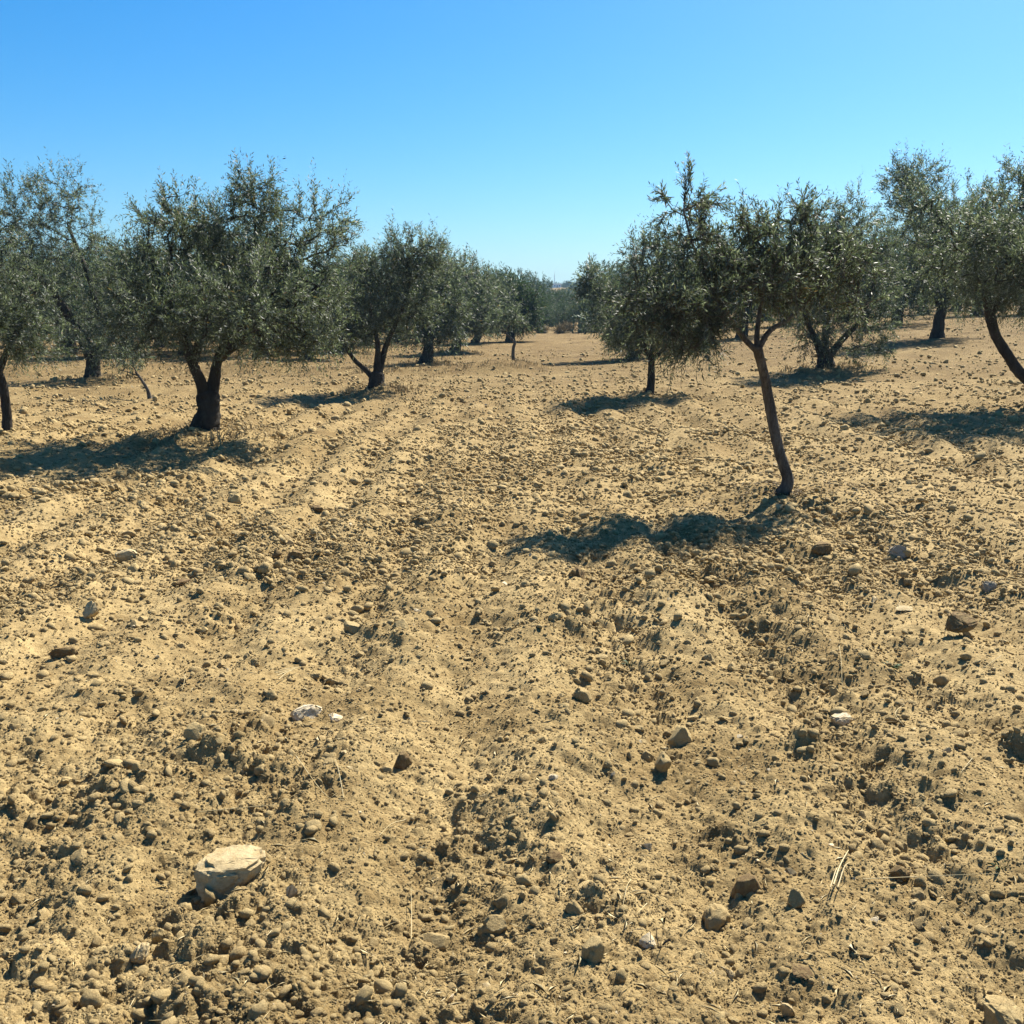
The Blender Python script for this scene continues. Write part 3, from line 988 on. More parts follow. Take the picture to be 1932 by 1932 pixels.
FAR = nth_labels(FAR)
rngF = random.Random(5)
first = {}
for k, (px, Y, s, lab, grp) in enumerate(FAR):
    x = (px - 966) / F * Y * 0.985
    z = float(macro(np.array([x]), np.array([float(Y)]))[0]) - 0.05
    form = k % 3
    if form not in first:
        st, lb, sd, lm = PROTO[form]
        t = tree('olive_tree', lab, (0, 0, 0), st, lb, group=grp, seed=sd, leaf=lm, n_twig=560, shoots=3, leaves=10, leaf_len=.16, shoot_len=.5, sprout=.3)
        t.location = (x, Y, z)
        t.scale = (s, s, s)
        t.rotation_euler = (0, 0, rngF.random() * 6)
        first[form] = t
    else:
        copy_tree(first[form], (x, Y, z), rngF.random() * 6.28, (s, s, s * rngF.uniform(.9, 1.08)), lab, grp, 'tree')

# far wood on the rise
WOOD = []
rngW = random.Random(9)
for k in range(26):
    Y = rngW.uniform(170, 350)
    WOOD.append((905 + k * 10.6 + (rngW.uniform(-4, 4) if k not in (13, 14) else (-9 if k == 13 else 9)), Y, rngW.uniform(.95, 1.25), 'far tree of the wooded rise on the horizon', 'far trees on the rise'))
for k in range(16):
    WOOD.append((975 + k * 8.4 + rngW.uniform(-3, 3), rngW.uniform(470, 520), rngW.uniform(1.0, 1.3), 'far tree on the skyline behind the white house', 'skyline trees behind the house'))
for k in range(10):
    px = 990 + k * 11.5
    if abs(px - 1049) > 14:
        WOOD.append((px, rngW.uniform(385, 425), rngW.uniform(.8, 1.0), 'far tree on the slope beside the white house', 'trees on the house slope'))
for k, (px, Y, s, lab, grp) in enumerate(nth_labels(WOOD)):
    x = (px - 966) / F * Y
    z = float(macro(np.array([x]), np.array([Y]))[0]) - .2
    copy_tree(first[k % 3], (x, Y, z), rngW.random() * 6.28, (s * 1.6, s * 1.6, s), lab, grp, 'tree')

# ------------------------------------------------------------------ stones and clods
def ico(sub):
    import bmesh
    bm = bmesh.new()
    bmesh.ops.create_icosphere(bm, subdivisions=sub, radius=1.0)
    bm.verts.ensure_lookup_table()
    V = np.array([v.co[:] for v in bm.verts])
    Fc = np.array([[v.index for v in f.verts] for f in bm.faces])
    bm.free()
    return V, Fc


ICO = {k: ico(k) for k in (1, 2, 3, 4)}


def lump(name, seed, sub, rough=0.22, cuts=5, cut_d=0.72, flat=0.75):
    """irregular broken lump of unit size: wavy surface, then planes broken off"""
    rng = np.random.default_rng(seed)
    V, Fc = ICO[sub]
    V = V.copy()
    disp = np.zeros(len(V))
    for k in range(9):
        fr = 1.1 * 1.42 ** k
        w = unit(rng.normal(size=3)) * fr
        disp += rough * 0.8 / (1.22 ** k) * np.sin(V @ w * 2 + rng.random() * 6.28) * (0.4 if k < 2 else 0.36)
    P = V * (1 + disp)[:, None]
    for k in range(cuts):
        n_ = unit(rng.normal(size=3))
        d_ = cut_d * (0.85 + 0.4 * rng.random())
        over = np.clip(P @ n_ - d_, 0, None)
        P -= n_[None, :] * over[:, None] * 0.97
    P *= np.array([1, 0.75 + .3 * rng.random(), flat * (.8 + .4 * rng.random())])
    P += rng.normal(size=P.shape) * 0.008
    return mesh_np(name, P, Fc, smooth=(sub > 2))


def broken(name, seed, pts=None, n=13, noise=0.04, sub=3):
    """angular stone: hull of a few corner points, edges worn, surface pitted"""
    import bmesh
    rng = np.random.default_rng(seed)
    if pts is None:
        pts = unit(rng.normal(size=(n, 3))) * rng.uniform(.85, 1.05, (n, 1))
    bm = bmesh.new()
    for p in pts:
        bm.verts.new(p)
    r = bmesh.ops.convex_hull(bm, input=bm.verts[:])
    junk = list({g for g in r['geom_interior'] + r['geom_unused'] if isinstance(g, bmesh.types.BMVert)})
    if junk:
        bmesh.ops.delete(bm, geom=junk, context='VERTS')
    bmesh.ops.bevel(bm, geom=bm.edges[:], offset=.10, segments=2, affect='EDGES')
    bmesh.ops.triangulate(bm, faces=bm.faces[:])
    for _ in range(sub):
        long_ = [e for e in bm.edges if e.calc_length() > .13]
        if not long_:
            break
        bmesh.ops.subdivide_edges(bm, edges=long_, cuts=1)
        bmesh.ops.triangulate(bm, faces=bm.faces[:])
    bm.verts.index_update()
    P = np.array([v.co[:] for v in bm.verts])
    Fc = np.array([[v.index for v in f.verts] for f in bm.faces])
    bm.free()
    disp = np.zeros(len(P))
    for k in range(10):
        w = unit(rng.normal(size=3)) * 3.0 * 1.35 ** k
        disp += np.sin(P @ w + rng.random() * 6.28) / (1.2 ** k)
    P = P + unit(P) * (disp * noise * .5)[:, None] + rng.normal(size=P.shape) * noise * .18
    me = mesh_np(name, P, Fc, True)
    me.set_sharp_from_angle(angle=R(38))
    return me


CLOD_MESH = [lump('clod', 300 + k, 3, 0.46, 9, 0.72, 0.72) for k in range(16)]
for m_ in CLOD_MESH:
    m_.set_sharp_from_angle(angle=R(24))
    m_.materials.append(M_CLOD)
CRUMB_MESH = [lump('crumb', 400 + k, 1 if k < 7 else 2, 0.5, 3, 0.8, 0.72) for k in range(16)]
for m_ in CRUMB_MESH:
    m_.materials.append(M_CLOD)

STONES = []    # ground spots taken by the named stones
MARKS = []     # their places in the picture, to word the labels of the clods around them


def stone(name, label, px, py, w, h, mat, seed, rz=0.0, tilt=0.0, cuts=7, rough=0.12, flat=0.7, cat='stone', sub=4, sink=0.22, depth=None, pts=None):
    """px, py: middle of its foot in the picture; w, h: picture size"""
    x, y = ground(px, py)
    d = math.hypot(y, CAM_H)
    W = w / F * d * 0.5
    Hh = h / F * d * 0.5
    me = lump(name, seed, sub, rough * 1.5, cuts + 5, 0.72, 1.0) if name == 'clod' else broken(name, seed, pts, 10 + cuts // 2)
    o = obj(name, me, mat)
    co = np.array([v.co[:] for v in me.vertices])
    sx = np.abs(co[:, 0]).max()
    sz = np.abs(co[:, 2]).max()
    o.scale = (W / sx, (depth or 0.8) * W / sx, Hh / sz * (1 + sink * .6))
    o.rotation_euler = (tilt, tilt * .4, rz)
    o.location = (x, y, h1(x, y) + Hh * (1 - 2 * sink) * 0.8)
    STONES.append((x, y, W))
    MARKS.append((px, py, label))
    tag(o, label, cat, 'loose stones on the field')
    return o


stone('stone', 'big pale limestone block with flat top in the left foreground', 434, 1662, 128, 76, M_TAN, 501, 0.0, 0.0, depth=0.95, sink=.17,
      pts=[(-.8, -.35, .72), (-.5, .55, .86), (.3, .7, .92), (.85, .5, .88), (1.0, 0, .8), (.55, -.5, .62), (-.25, -.62, .55), (-1.0, 0, .3), (-.65, -.7, -.45), (-.3, -.78, -.8),
           (.2, -.5, -.8), (.75, -.1, -.4), (.6, .5, -.6), (-.6, .5, -.6)])
stone('stone', 'brown-sided boulder at the bottom right corner', 1886, 1893, 80, 84, M_CLOD, 513, 0.9, 0.0, 12, 0.14, sink=-.05)
stone('stone', 'grey white flat rock right of the young olive shadow', 1698, 1042, 58, 28, M_GREY, 503, 0.1, 0, 6)
stone('stone', 'dark brown rock standing in a hollow at right', 1805, 1212, 60, 62, M_BROWN, 513, 0.3, 0.0, 12, sink=-.05)
stone('stone', 'dark brown stone alone on the left middle ground', 600, 966, 42, 24, M_BROWN, 505, 0.2)
stone('stone', 'flat tan stone at left, above the small dark slab', 243, 1056, 58, 26, M_TAN, 506, 0.1, 0.05)
stone('stone', 'small dark flat slab at left', 345, 1096, 36, 18, M_BROWN, 507, 0.3)
stone('stone', 'tan stone standing upright at the left', 170, 1166, 36, 44, M_TAN, 508, 0.5, 0.35, 6)
stone('clod', 'dark upright clod, right one of a pair at left middle', 557, 1056, 30, 30, M_BROWN, 509, 0.2, 0.3, 5, 0.3, cat='clod')
stone('clod', 'dark rounded clod, left one of a pair at left middle', 522, 1054, 22, 20, M_BROWN, 510, 0.7, 0, 5, 0.3, cat='clod')
stone('stone', 'pale flat limestone slab with dark side, centre left', 580, 1340, 62, 36, M_WHITE, 511, 0.2, 0.1, 8)
stone('stone', 'cream rounded stone right beside the pale slab', 632, 1350, 34, 26, M_WHITE, 512, 0.9)
stone('clod', 'large dark clod in the right foreground', 1408, 1658, 62, 60, M_BROWN, 513, 0.4, 0.1, 5, 0.28, cat='clod')
stone('stone', 'bright white stone right of centre', 1590, 1346, 42, 26, M_WHITE, 514, 0.3, 0.2)
stone('stone', 'wedge shaped brown stone by the right end of the tree shadow', 1552, 1046, 46, 30, M_BROWN, 515, 0.8, 0.5, 6)
stone('stone', 'pale grey stone near the right edge', 1866, 1118, 42, 22, M_GREY, 516, 0.2)
stone('stone', 'flat cream stone left of the dark rock in the hollow', 1700, 1158, 46, 16, M_TAN, 517, 0.1)
stone('stone', 'small white pebble standing on end near the big pale block', 551, 1702, 22, 40, M_WHITE, 518, 0.1, 0.3, 5)
stone('stone', 'broad chalky white patch of flat stone at the bottom', 850, 1866, 44, 26, M_WHITE, 519, 0.5, 0.1)
stone('clod', 'tan topped clod with dark front, left of centre', 372, 1440, 46, 42, M_CLOD, 520, 0.4, 0, 5, 0.26, cat='clod')
stone('clod', 'very dark clod in shadow, centre', 760, 1445, 38, 40, M_BROWN, 521, 0.9, 0, 4, 0.32, cat='clod')
stone('stone', 'small bright white chip in the centre foreground', 1045, 1496, 22, 18, M_WHITE, 522, 0.2, 0.4, 5)
stone('stone', 'white chip resting among crumbs right of the centre chip', 1216, 1580, 28, 20, M_WHITE, 523, 0.9, 0.2, 5)
stone('stone', 'dark stone far out near the start of the lane', 851, 760, 13, 11, M_BROWN, 524, 0.3)
stone('clod', 'biggest clod of the heap below the tree shadow', 1288, 1385, 60, 54, M_CLOD, 525, 0.6, 0, 5, 0.3, cat='clod')
stone('clod', 'knobbly clod in front of the biggest one of the heap', 1250, 1440, 52, 44, M_CLOD, 526, 1.6, 0, 5, 0.3, cat='clod')
stone('clod', 'hollowed dark clod just under the tree shadow', 1090, 1098, 44, 34, M_BROWN, 527, 1.1, 0, 4, 0.34, cat='clod')
stone('clod', 'reddish brown clod on the left side of the heap', 1098, 1335, 40, 34, M_CLOD, 528, .1, 0, 4, 0.3, cat='clod')
stone('stone', 'flat brown slab in the right foreground', 1515, 1836, 48, 24, M_BROWN, 529, 0.2, 0.15, 7)
stone('clod', 'brown clod by the long straw in the right foreground', 1697, 1640, 34, 34, M_BROWN, 530, .3, 0, 4, 0.28, cat='clod')
stone('clod', 'rounded tan clod below the green straw', 1502, 1700, 42, 38, M_CLOD, 531, 1.3, 0, 4, 0.28, cat='clod')
stone('clod', 'ribbed tan clod at the right foreground, lowest of three', 1352, 1700, 62, 44, M_CLOD, 532, .6, 0, 4, 0.3, cat='clod')
stone('clod', 'twin clod under the upright straw', 820, 1745, 74, 42, M_CLOD, 533, .2, 0, 5, 0.3, cat='clod')
stone('clod', 'round clod in the centre of the crumbled heap', 932, 1735, 46, 44, M_CLOD, 534, .2, 0, 4, 0.28, cat='clod')
stone('clod', 'clod at the right end of the crumbled heap', 1085, 1730, 40, 36, M_CLOD, 535, 2.2, 0, 4, 0.28, cat='clod')
stone('clod', 'large clod near the bottom right of centre', 1118, 1815, 52, 48, M_CLOD, 536, 1.2, 0, 4, 0.28, cat='clod')
stone('clod', 'dark reddish clod above the crumbled heap', 1047, 1638, 36, 28, M_BROWN, 537, 0.2, 0, 4, 0.26, cat='clod')
stone('clod', 'tan clod below the big pale block', 300, 1770, 34, 36, M_CLOD, 538, 0.4, 0, 4, 0.28, cat='clod')
stone('stone', 'oval tan stone half sunk at lower left', 262, 1805, 46, 40, M_TAN, 539, 0.4, 0.2, 4)
stone('stone', 'tan stone with dark hollow left of it, bottom right', 1482, 1892, 44, 40, M_TAN, 540, 0.4, 0.1, 5)
stone('stone', 'small rounded stone at the foot of the young olive', 1473, 958, 20, 16, M_TAN, 541, .3)
stone('stone', 'dark bark-like slab lying at the left edge', 122, 1234, 56, 24, M_BROWN, 542, 0.5, 0.3, 8, depth=.4)

# the largest loose clods of the field, one object each
rng = np.random.default_rng(77)
ZONES = [((0, 650, 1500, 1932), 'brown earth clod among the crumbs of the lower left foreground'),
         ((650, 1300, 1500, 1932), 'brown earth clod among the crumbs of the middle foreground'),
         ((1300, 1932, 1500, 1932), 'brown earth clod among the crumbs of the lower right foreground'),
         ((0, 650, 1150, 1500), 'earth clod on the left half-way ground'),
         ((650, 1300, 1150, 1500), 'earth clod in the rows between the tree shadow and the foreground'),
         ((1300, 1932, 1150, 1500), 'earth clod on the right half-way ground'),
         ((0, 900, 860, 1150), 'small earth clod in front of the large forked olive'),
         ((900, 1932, 860, 1150), 'small earth clod around the shadow of the young olive')]
CLODS = []
for (x0, x1, y0, y1), lab in ZONES:
    made, tries = 0, 0
    want = 34 if y0 >= 1150 else 26
    while made < want and tries < 4000:
        tries += 1
        px, py = rng.uniform(x0 + 5, x1 - 5), rng.uniform(y0 + 5, y1 - 5)
        gx, gy = ground(px, py)
        if rng.random() > 0.12 + float(cloddy(np.array([gx]), np.array([gy]))[0]) ** 1.5:
            continue
        d = math.hypot(gy, CAM_H)
        wpx = rng.uniform(13, 22) * (1 + 0.8 * rng.random() ** 4) * (0.75 if y0 < 1150 else 1.0)
        rad = wpx / F * d * .5
        if any((gx - a) ** 2 + (gy - b_) ** 2 < (rad + c_) ** 2 * 1.1 for a, b_, c_ in STONES):
            continue
        STONES.append((gx, gy, rad))
        o = obj('clod', CLOD_MESH[int(rng.integers(len(CLOD_MESH)))])
        o.scale = (rad * rng.uniform(.85, 1.2), rad * rng.uniform(.85, 1.2), rad * rng.uniform(.8, 1.25))
        o.rotation_euler = (rng.normal() * .35, rng.normal() * .35, rng.random() * 6.28)
        o.location = (gx, gy, h1(gx, gy) + rad * 0.12)
        CLODS.append((o, px, py, lab))
        made += 1

# word each clod's label by the nearest named stone and its rank on that side
ORD = ['nearest', 'second nearest', 'third nearest', 'fourth nearest', 'fifth nearest', 'sixth nearest', 'seventh nearest', 'eighth nearest', 'ninth nearest', 'tenth nearest',
       'eleventh nearest', 'twelfth nearest', 'thirteenth nearest', 'fourteenth nearest', 'fifteenth nearest', 'sixteenth nearest']
sides = {}
for o, px, py, lab in CLODS:
    best = min(MARKS, key=lambda q: math.hypot(q[0] - px, (q[1] - py) * 1.3))
    dx, dy = px - best[0], py - best[1]
    side = ('right of' if dx > 0 else 'left of') if abs(dx) > abs(dy) else ('below' if dy > 0 else 'above')
    sides.setdefault((best[2], side), []).append((math.hypot(dx, dy), o))
for (mark, side), lst in sides.items():
    lst.sort(key=lambda q: q[0])
    short = mark
    for sep in (', ', ' with ', ' beside ', ' resting ', ' by ', ' alone ', ' running ', ' left of ', ' right of ', ' near ', ' below ', ' above ', ' among ', ' in front of '):
        short = short.split(sep)[0]
    words = short.split()[:9]
    while words[-1] in ('the', 'of', 'at', 'in', 'on', 'a', 'and', 'right', 'left', 'dark'):
        words.pop()
    short = ' '.join(words)
    for k, (_, o) in enumerate(lst):
        tag(o, '%s earth clod %s the %s' % (ORD[min(k, 15)], side, short), 'clod', 'loose earth clods of the ploughed field')

# crumbs: nobody could count them
def scatter(name, label, pts, scl, meshes, seed):
    rng = np.random.default_rng(seed)
    n = len(pts)
    me = bpy.data.meshes.new(name)
    me.vertices.add(n)
    me.vertices.foreach_set('co', np.ascontiguousarray(pts, dtype=np.float32).ravel())
    a = me.attributes.new('size', 'FLOAT_VECTOR', 'POINT')
    a.data.foreach_set('vector', np.ascontiguousarray(scl, dtype=np.float32).ravel())
    a = me.attributes.new('turn', 'FLOAT_VECTOR', 'POINT')
    turn = np.stack([rng.normal(size=n) * .5, rng.normal(size=n) * .5, rng.random(n) * 6.28], -1)
    a.data.foreach_set('vector', np.ascontiguousarray(turn, dtype=np.float32).ravel())
    a = me.attributes.new('form', 'INT', 'POINT')
    a.data.foreach_set('value', rng.integers(0, len(meshes), n).astype(np.int32))
    src = bpy.data.collections.new(name + '_forms')
    for k, m in enumerate(meshes):
        src.objects.link(bpy.data.objects.new('%s_form_%02d' % (name, k), m))
    o = obj(name, me)
    ng = bpy.data.node_groups.new(name + '_nodes', 'GeometryNodeTree')
    ng.interface.new_socket('Geometry', in_out='INPUT', socket_type='NodeSocketGeometry')
    ng.interface.new_socket('Geometry', in_out='OUTPUT', socket_type='NodeSocketGeometry')
    N, L = ng.nodes, ng.links
    gi, go = N.new('NodeGroupInput'), N.new('NodeGroupOutput')
    ci = N.new('GeometryNodeCollectionInfo')
    ci.inputs['Collection'].default_value = src
    ci.inputs['Separate Children'].default_value = True
    ci.inputs['Reset Children'].default_value = True
    ip = N.new('GeometryNodeInstanceOnPoints')
    ip.inputs['Pick Instance'].default_value = True

    def named(an, typ):
        nd = N.new('GeometryNodeInputNamedAttribute')
        nd.data_type = typ
        nd.inputs['Name'].default_value = an
        return nd.outputs['Attribute']
    L.new(gi.outputs[0], ip.inputs['Points'])
    L.new(ci.outputs[0], ip.inputs['Instance'])
    L.new(named('form', 'INT'), ip.inputs['Instance Index'])
    er = N.new('FunctionNodeEulerToRotation')
    L.new(named('turn', 'FLOAT_VECTOR'), er.inputs[0])
    L.new(er.outputs[0], ip.inputs['Rotation'])
    L.new(named('size', 'FLOAT_VECTOR'), ip.inputs['Scale'])
    L.new(ip.outputs[0], go.inputs[0])
    md = o.modifiers.new('scatter', 'NODES')
    md.node_group = ng
    tag(o, label, None, None, 'stuff')
    return o


rng = np.random.default_rng(88)
N_CR = 420000
ang = np.radians(rng.uniform(-35, 35, N_CR))
inv = rng.uniform(1 / 40.0, 1 / 1.85, N_CR) ** 1.0       # thins out with distance as the view does
inv = np.where(rng.random(N_CR) < 0.3, rng.uniform(1 / 40.0, 1 / 6.0, N_CR), inv)
dist = 1 / inv
cx, cy = np.sin(ang) * dist, np.cos(ang) * dist
m = cloddy(cx, cy)
keep = rng.random(N_CR) < (0.38 + 0.62 * m ** 1.4) * np.clip(1.75 - dist / 18, 0.12, 1)
cx, cy, dist, m = cx[keep], cy[keep], dist[keep], m[keep]
px_size = 1.1 + 1.0 * rng.pareto(2.4, len(cx))
rad = np.clip(px_size * dist / 1024 * 0.62, 0.0026, 0.06)
rad = np.minimum(rad, (0.010 + 0.0022 * dist) * (0.5 + rng.random(len(cx))) + 0.008 * m)
cz = height(cx, cy, np.full(len(cx), 0.004) + dist * 0.0013)
pts = np.stack([cx, cy, cz + rad * 0.15], -1)
scl = np.stack([rad * rng.uniform(.8, 1.25, len(cx)), rad * rng.uniform(.8, 1.25, len(cx)), rad * rng.uniform(.7, 1.2, len(cx))], -1)
scatter('soil_crumbs', 'loose crumbs and small lumps of dry soil all over the field', pts, scl, CRUMB_MESH, 1)

# ------------------------------------------------------------------ straw, weeds
def straw(label, pts, r=0.0014, lift=0.02):
    P = []
    n = len(pts)
    for k, (px, py) in enumerate(pts):
        x, y = ground(px, py)
        P.append((x, y, h1(x, y) + 0.006 + lift * math.sin(math.pi * (k + .5) / n)))
    P = smooth_path(P, 10)
    base = P[0].copy()
    a = Acc()
    rr = np.linspace(r, r * .45, 10)
    v, f = tube(P - base, rr, 5)
    a.add(v, f)
    o = obj('straw_stalk', a.mesh('straw_stalk'), M_STRAW, loc=base)
    tag(o, label, 'straw', 'dry straw stalks')


for lab, pts in (('long bent straw running down to the straw crossing, left foreground', [(560, 1454), (615, 1519), (656, 1529)]),
                 ('short pale straw standing above the straw crossing', [(649, 1522), (640, 1490), (632, 1461)]),
                 ('long flat straw lying left of the straw crossing', [(376, 1550), (513, 1536), (649, 1526)]),
                 ('very long thin straw lying at the right foreground', [(1627, 1666), (1732, 1655), (1890, 1666)]),
                 ('hook-shaped straw beside the clods at right', [(1705, 1342), (1688, 1362), (1704, 1396)]),
                 ('short straw near the right edge, right of the hooked one', [(1833, 1362), (1821, 1396)]),
                 ('short slanting straw below the hooked one at right', [(1830, 1473), (1808, 1501)]),
                 ('upright straw beside the twin clod', [(775, 1738), (776, 1700), (775, 1656)]),
                 ('slanting straw above the crumbled heap', [(763, 1533), (738, 1550), (715, 1580)]),
                 ('thin straw right of the crumbled heap', [(1190, 1656), (1182, 1695), (1173, 1731)]),
                 ('short straw at the right end of the crumbled heap', [(1221, 1700), (1200, 1734)]),
                 ('curved short straw at left middle ground', [(349, 1265), (347, 1282), (343, 1299)]),
                 ('slanting straw near the right edge on the half-way ground', [(1887, 1257), (1852, 1279)]),
                 ('thin standing straw above the white stone at right', [(1582, 1238), (1586, 1262), (1590, 1289)])):
    straw(lab, pts)
for k, (dx, dy) in enumerate(((0, 0), (8, 4), (-6, 6))):
    straw(('pale green thick straw sticking up in the right foreground', 'shorter straw at right of the thick green one', 'lowest straw of the bunch with the thick green one')[k],
          [(1571 + dx, 1694 + dy), (1583 + dx, 1662 + dy), (1599 + dx - k * 5, 1627 + dy + k * 18)], 0.003 if k == 0 else .0018, 0.05)
for k in range(4):
    straw(('upper straw of the small sheaf at left', 'second straw of the small sheaf at left', 'third straw of the small sheaf at left', 'lowest straw of the small sheaf at left')[k],
          [(517 + k * 3, 1262 + k * 5), (540, 1257 + k * 3), (567 - k * 4, 1244 + k * 2)], 0.0022, 0.03)


def weed(label, px, py, size, mat, n, seed, wide=.12):
    rng = np.random.default_rng(seed)
    x, y = ground(px, py)
    root = bpy.data.objects.new('weed', None)
    COL.objects.link(root)
    root.location = (x, y, h1(x, y) - .005)
    tag(root, label, 'weed', 'small weeds')
    for part, cnt in (('leaf', n), ('stem', 3)):
        for k in range(cnt):
            a_ = rng.random() * 6.28
            L_ = size * rng.uniform(.5, 1)
            up_ = rng.uniform(.35, .9) if part == 'leaf' else 1.0
            d = np.array([math.cos(a_), math.sin(a_), 0])
            P = [np.zeros(3), d * L_ * .5 + np.array([0, 0, L_ * .45 * up_]), d * L_ * (1 if part == 'leaf' else .55) + np.array([0, 0, L_ * (.5 if part == 'leaf' else .95) * up_])]
            P = smooth_path(P, 6)
            if part == 'stem':
                v, f = tube(P, np.linspace(.0016, .0008, 6), 4)
                ac = Acc()
                ac.add(v, f)
                obj('stem', ac.mesh('stem'), mat, root)
            else:
                side = np.cross(d, [0, 0, 1])
                ww = np.sin(np.linspace(.15, 1, 6) * math.pi) * L_ * wide
                v = np.vstack([P + side * ww[:, None] + np.array([0, 0, .004]), P, P - side * ww[:, None] + np.array([0, 0, .004])])
                f = [[i_, i_ + 1, i_ + 7, i_ + 6] for i_ in range(5)] + [[i_ + 6, i_ + 7, i_ + 13, i_ + 12] for i_ in range(5)]
                obj('leaf', mesh_np('leaf', v, f), mat, root)


weed('small dark green weed on the right half-way ground', 1681, 1258, .07, M_WEED, 9, 1)
weed('tiny green sprig low in the right foreground', 1945 - 60, 1650, .04, M_WEED, 6, 2)
weed('dark dry sprig of weed near the bottom right of centre', 1245, 1782, .06, M_BARK_Y, 4, 3, .05)
weed('small grey green weed inside the tree shadow', 1188, 1236, .05, M_WEED, 6, 4)

# ------------------------------------------------------------------ dry grass on the unploughed ground
def blades(name, label, xs, ys, hs, mat, seed, per=7, spread=.05):
    rng = np.random.default_rng(seed)
    n = len(xs) * per
    bx = np.repeat(xs, per) + rng.normal(size=n) * spread
    by = np.repeat(ys, per) + rng.normal(size=n) * spread
    bz = height(bx, by, np.full(n, .3)) - .01
    hh = np.repeat(hs, per) * rng.uniform(.5, 1.2, n)
    a_ = rng.random(n) * 6.28
    ln = rng.normal(size=(n, 2)) * .45 * hh[:, None]
    w = hh * .055 + .003
    b0 = np.stack([bx, by, bz], -1)
    sd = np.stack([np.cos(a_), np.sin(a_), np.zeros(n)], -1) * w[:, None]
    md = b0 + np.stack([ln[:, 0] * .35, ln[:, 1] * .35, hh * .6], -1)
    tp = b0 + np.stack([ln[:, 0], ln[:, 1], hh], -1)
    V = np.stack([b0 - sd, b0 + sd, md + sd * .7, md - sd * .7, tp], 1).reshape(-1, 3)
    q = np.arange(n)[:, None] * 5
    T = np.concatenate([q + [0, 1, 2], q + [0, 2, 3], q + [3, 2, 4]])
    o = obj(name, mesh_np(name, V, T, False), mat)
    tag(o, label, None, None, 'stuff')
    return o


rng = np.random.default_rng(99)
gx_, gy_, gh_ = [], [], []
n = 2600
yy = 1 / rng.uniform(1 / 75, 1 / 22, n)
xx = (rng.uniform(-150, 2080, n) - 966) / F * yy
msk = (fbm(xx * .35, yy * .35, 5, 3) > -0.05)
gx_.append(xx[msk]); gy_.append(yy[msk]); gh_.append(rng.uniform(.03, .07, msk.sum()))
n = 420                                          # crest of the ridge
xx = rng.uniform(-9, 1.0, n)
yy = 26.6 + 0.05 * xx + rng.normal(size=n) * .45
gx_.append(xx); gy_.append(yy); gh_.append(rng.uniform(.04, .09, n))
for key, rr_ in (('main', .75), ('vee', .6), ('thick', 1.0), ('r3', .9), ('t7', 1.0), ('t8', 1.0)):
    n = 90
    a_ = rng.random(n) * 6.28
    r_ = rr_ * np.sqrt(rng.random(n)) + .15
    gx_.append(TREES_XY[key][0] + np.cos(a_) * r_); gy_.append(TREES_XY[key][1] + np.sin(a_) * r_); gh_.append(rng.uniform(.04, .12, n))
blades('dry_grass', 'short straw-coloured dry grass on the ridge and under the trees', np.concatenate(gx_), np.concatenate(gy_), np.concatenate(gh_), M_DRYGRASS, 4)

# ------------------------------------------------------------------ scrub and prickly pears at the end of the lane
def shrub(label, px, Y, w, h, seed, mat):
    rng = np.random.default_rng(seed)
    x = (px - 966) / F * Y
    n = 700
    root = bpy.data.objects.new('dry_shrub', None)
    COL.objects.link(root)
    z = float(macro(np.array([x]), np.array([float(Y)]))[0])
    root.location = (x, Y, z)
    tag(root, label, 'shrub', 'dry shrubs at the end of the lane')
    a_ = rng.random(n) * 6.28
    el = rng.uniform(.15, 1.4, n)
    L_ = rng.uniform(.35, 1.0, n) * (.75 + .35 * np.sin(a_ * 3 + seed))
    tip = np.stack([np.cos(a_) * np.cos(el) * w * .5, np.sin(a_) * np.cos(el) * w * .5, np.sin(el) * h], -1) * L_[:, None]
    b0 = tip * rng.uniform(.45, .85, n)[:, None] + rng.normal(size=(n, 3)) * .07
    tip = tip + rng.normal(size=(n, 3)) * np.array([.1, .1, .08])
    sd = unit(rng.normal(size=(n, 3))) * .035
    V = np.stack([b0 - sd, b0 + sd, tip], 1).reshape(-1, 3)
    T = np.arange(n)[:, None] * 3 + np.array([0, 1, 2])
    o = obj('foliage', mesh_np('foliage', V, T, False), mat, root)
    o['kind'] = 'stuff'
    st = Acc()
    for k in range(14):
        t_ = tip[k * 7] * .8
        v, f = tube([np.zeros(3), t_ * .5 + rng.normal(size=3) * .04, t_], [.02, .014, .006], 4)
        st.add(v, f)
    obj('stems', st.mesh('stems'), M_BARK_Y, root)


M_SCRUB = plain_material('dry_scrub', (0.20, 0.16, 0.08), (0.30, 0.24, 0.125), 3, .8)
for lab, px, Y, w, h, sd in (('golden dry shrub left of the prickly pears', 1056, 66, 1.5, .75, 1), ('taller dry shrub behind the golden one', 1070, 70, 1.6, .9, 2),
                             ('low straw shrub right of the prickly pears', 1122, 64, 1.6, .8, 3), ('small dry shrub at the foot of the far trees', 1100, 67, 1.2, .7, 4),
                             ('dull dry shrub at the left end of the scrub line', 1022, 68, 1.5, .6, 5)):
    shrub(lab, px, Y, w, h, sd, M_SCRUB)
M_PAD = plain_material('cactus_pad', (0.075, 0.105, 0.05), (0.13, 0.165, 0.085), 3, .6)
PADM = None


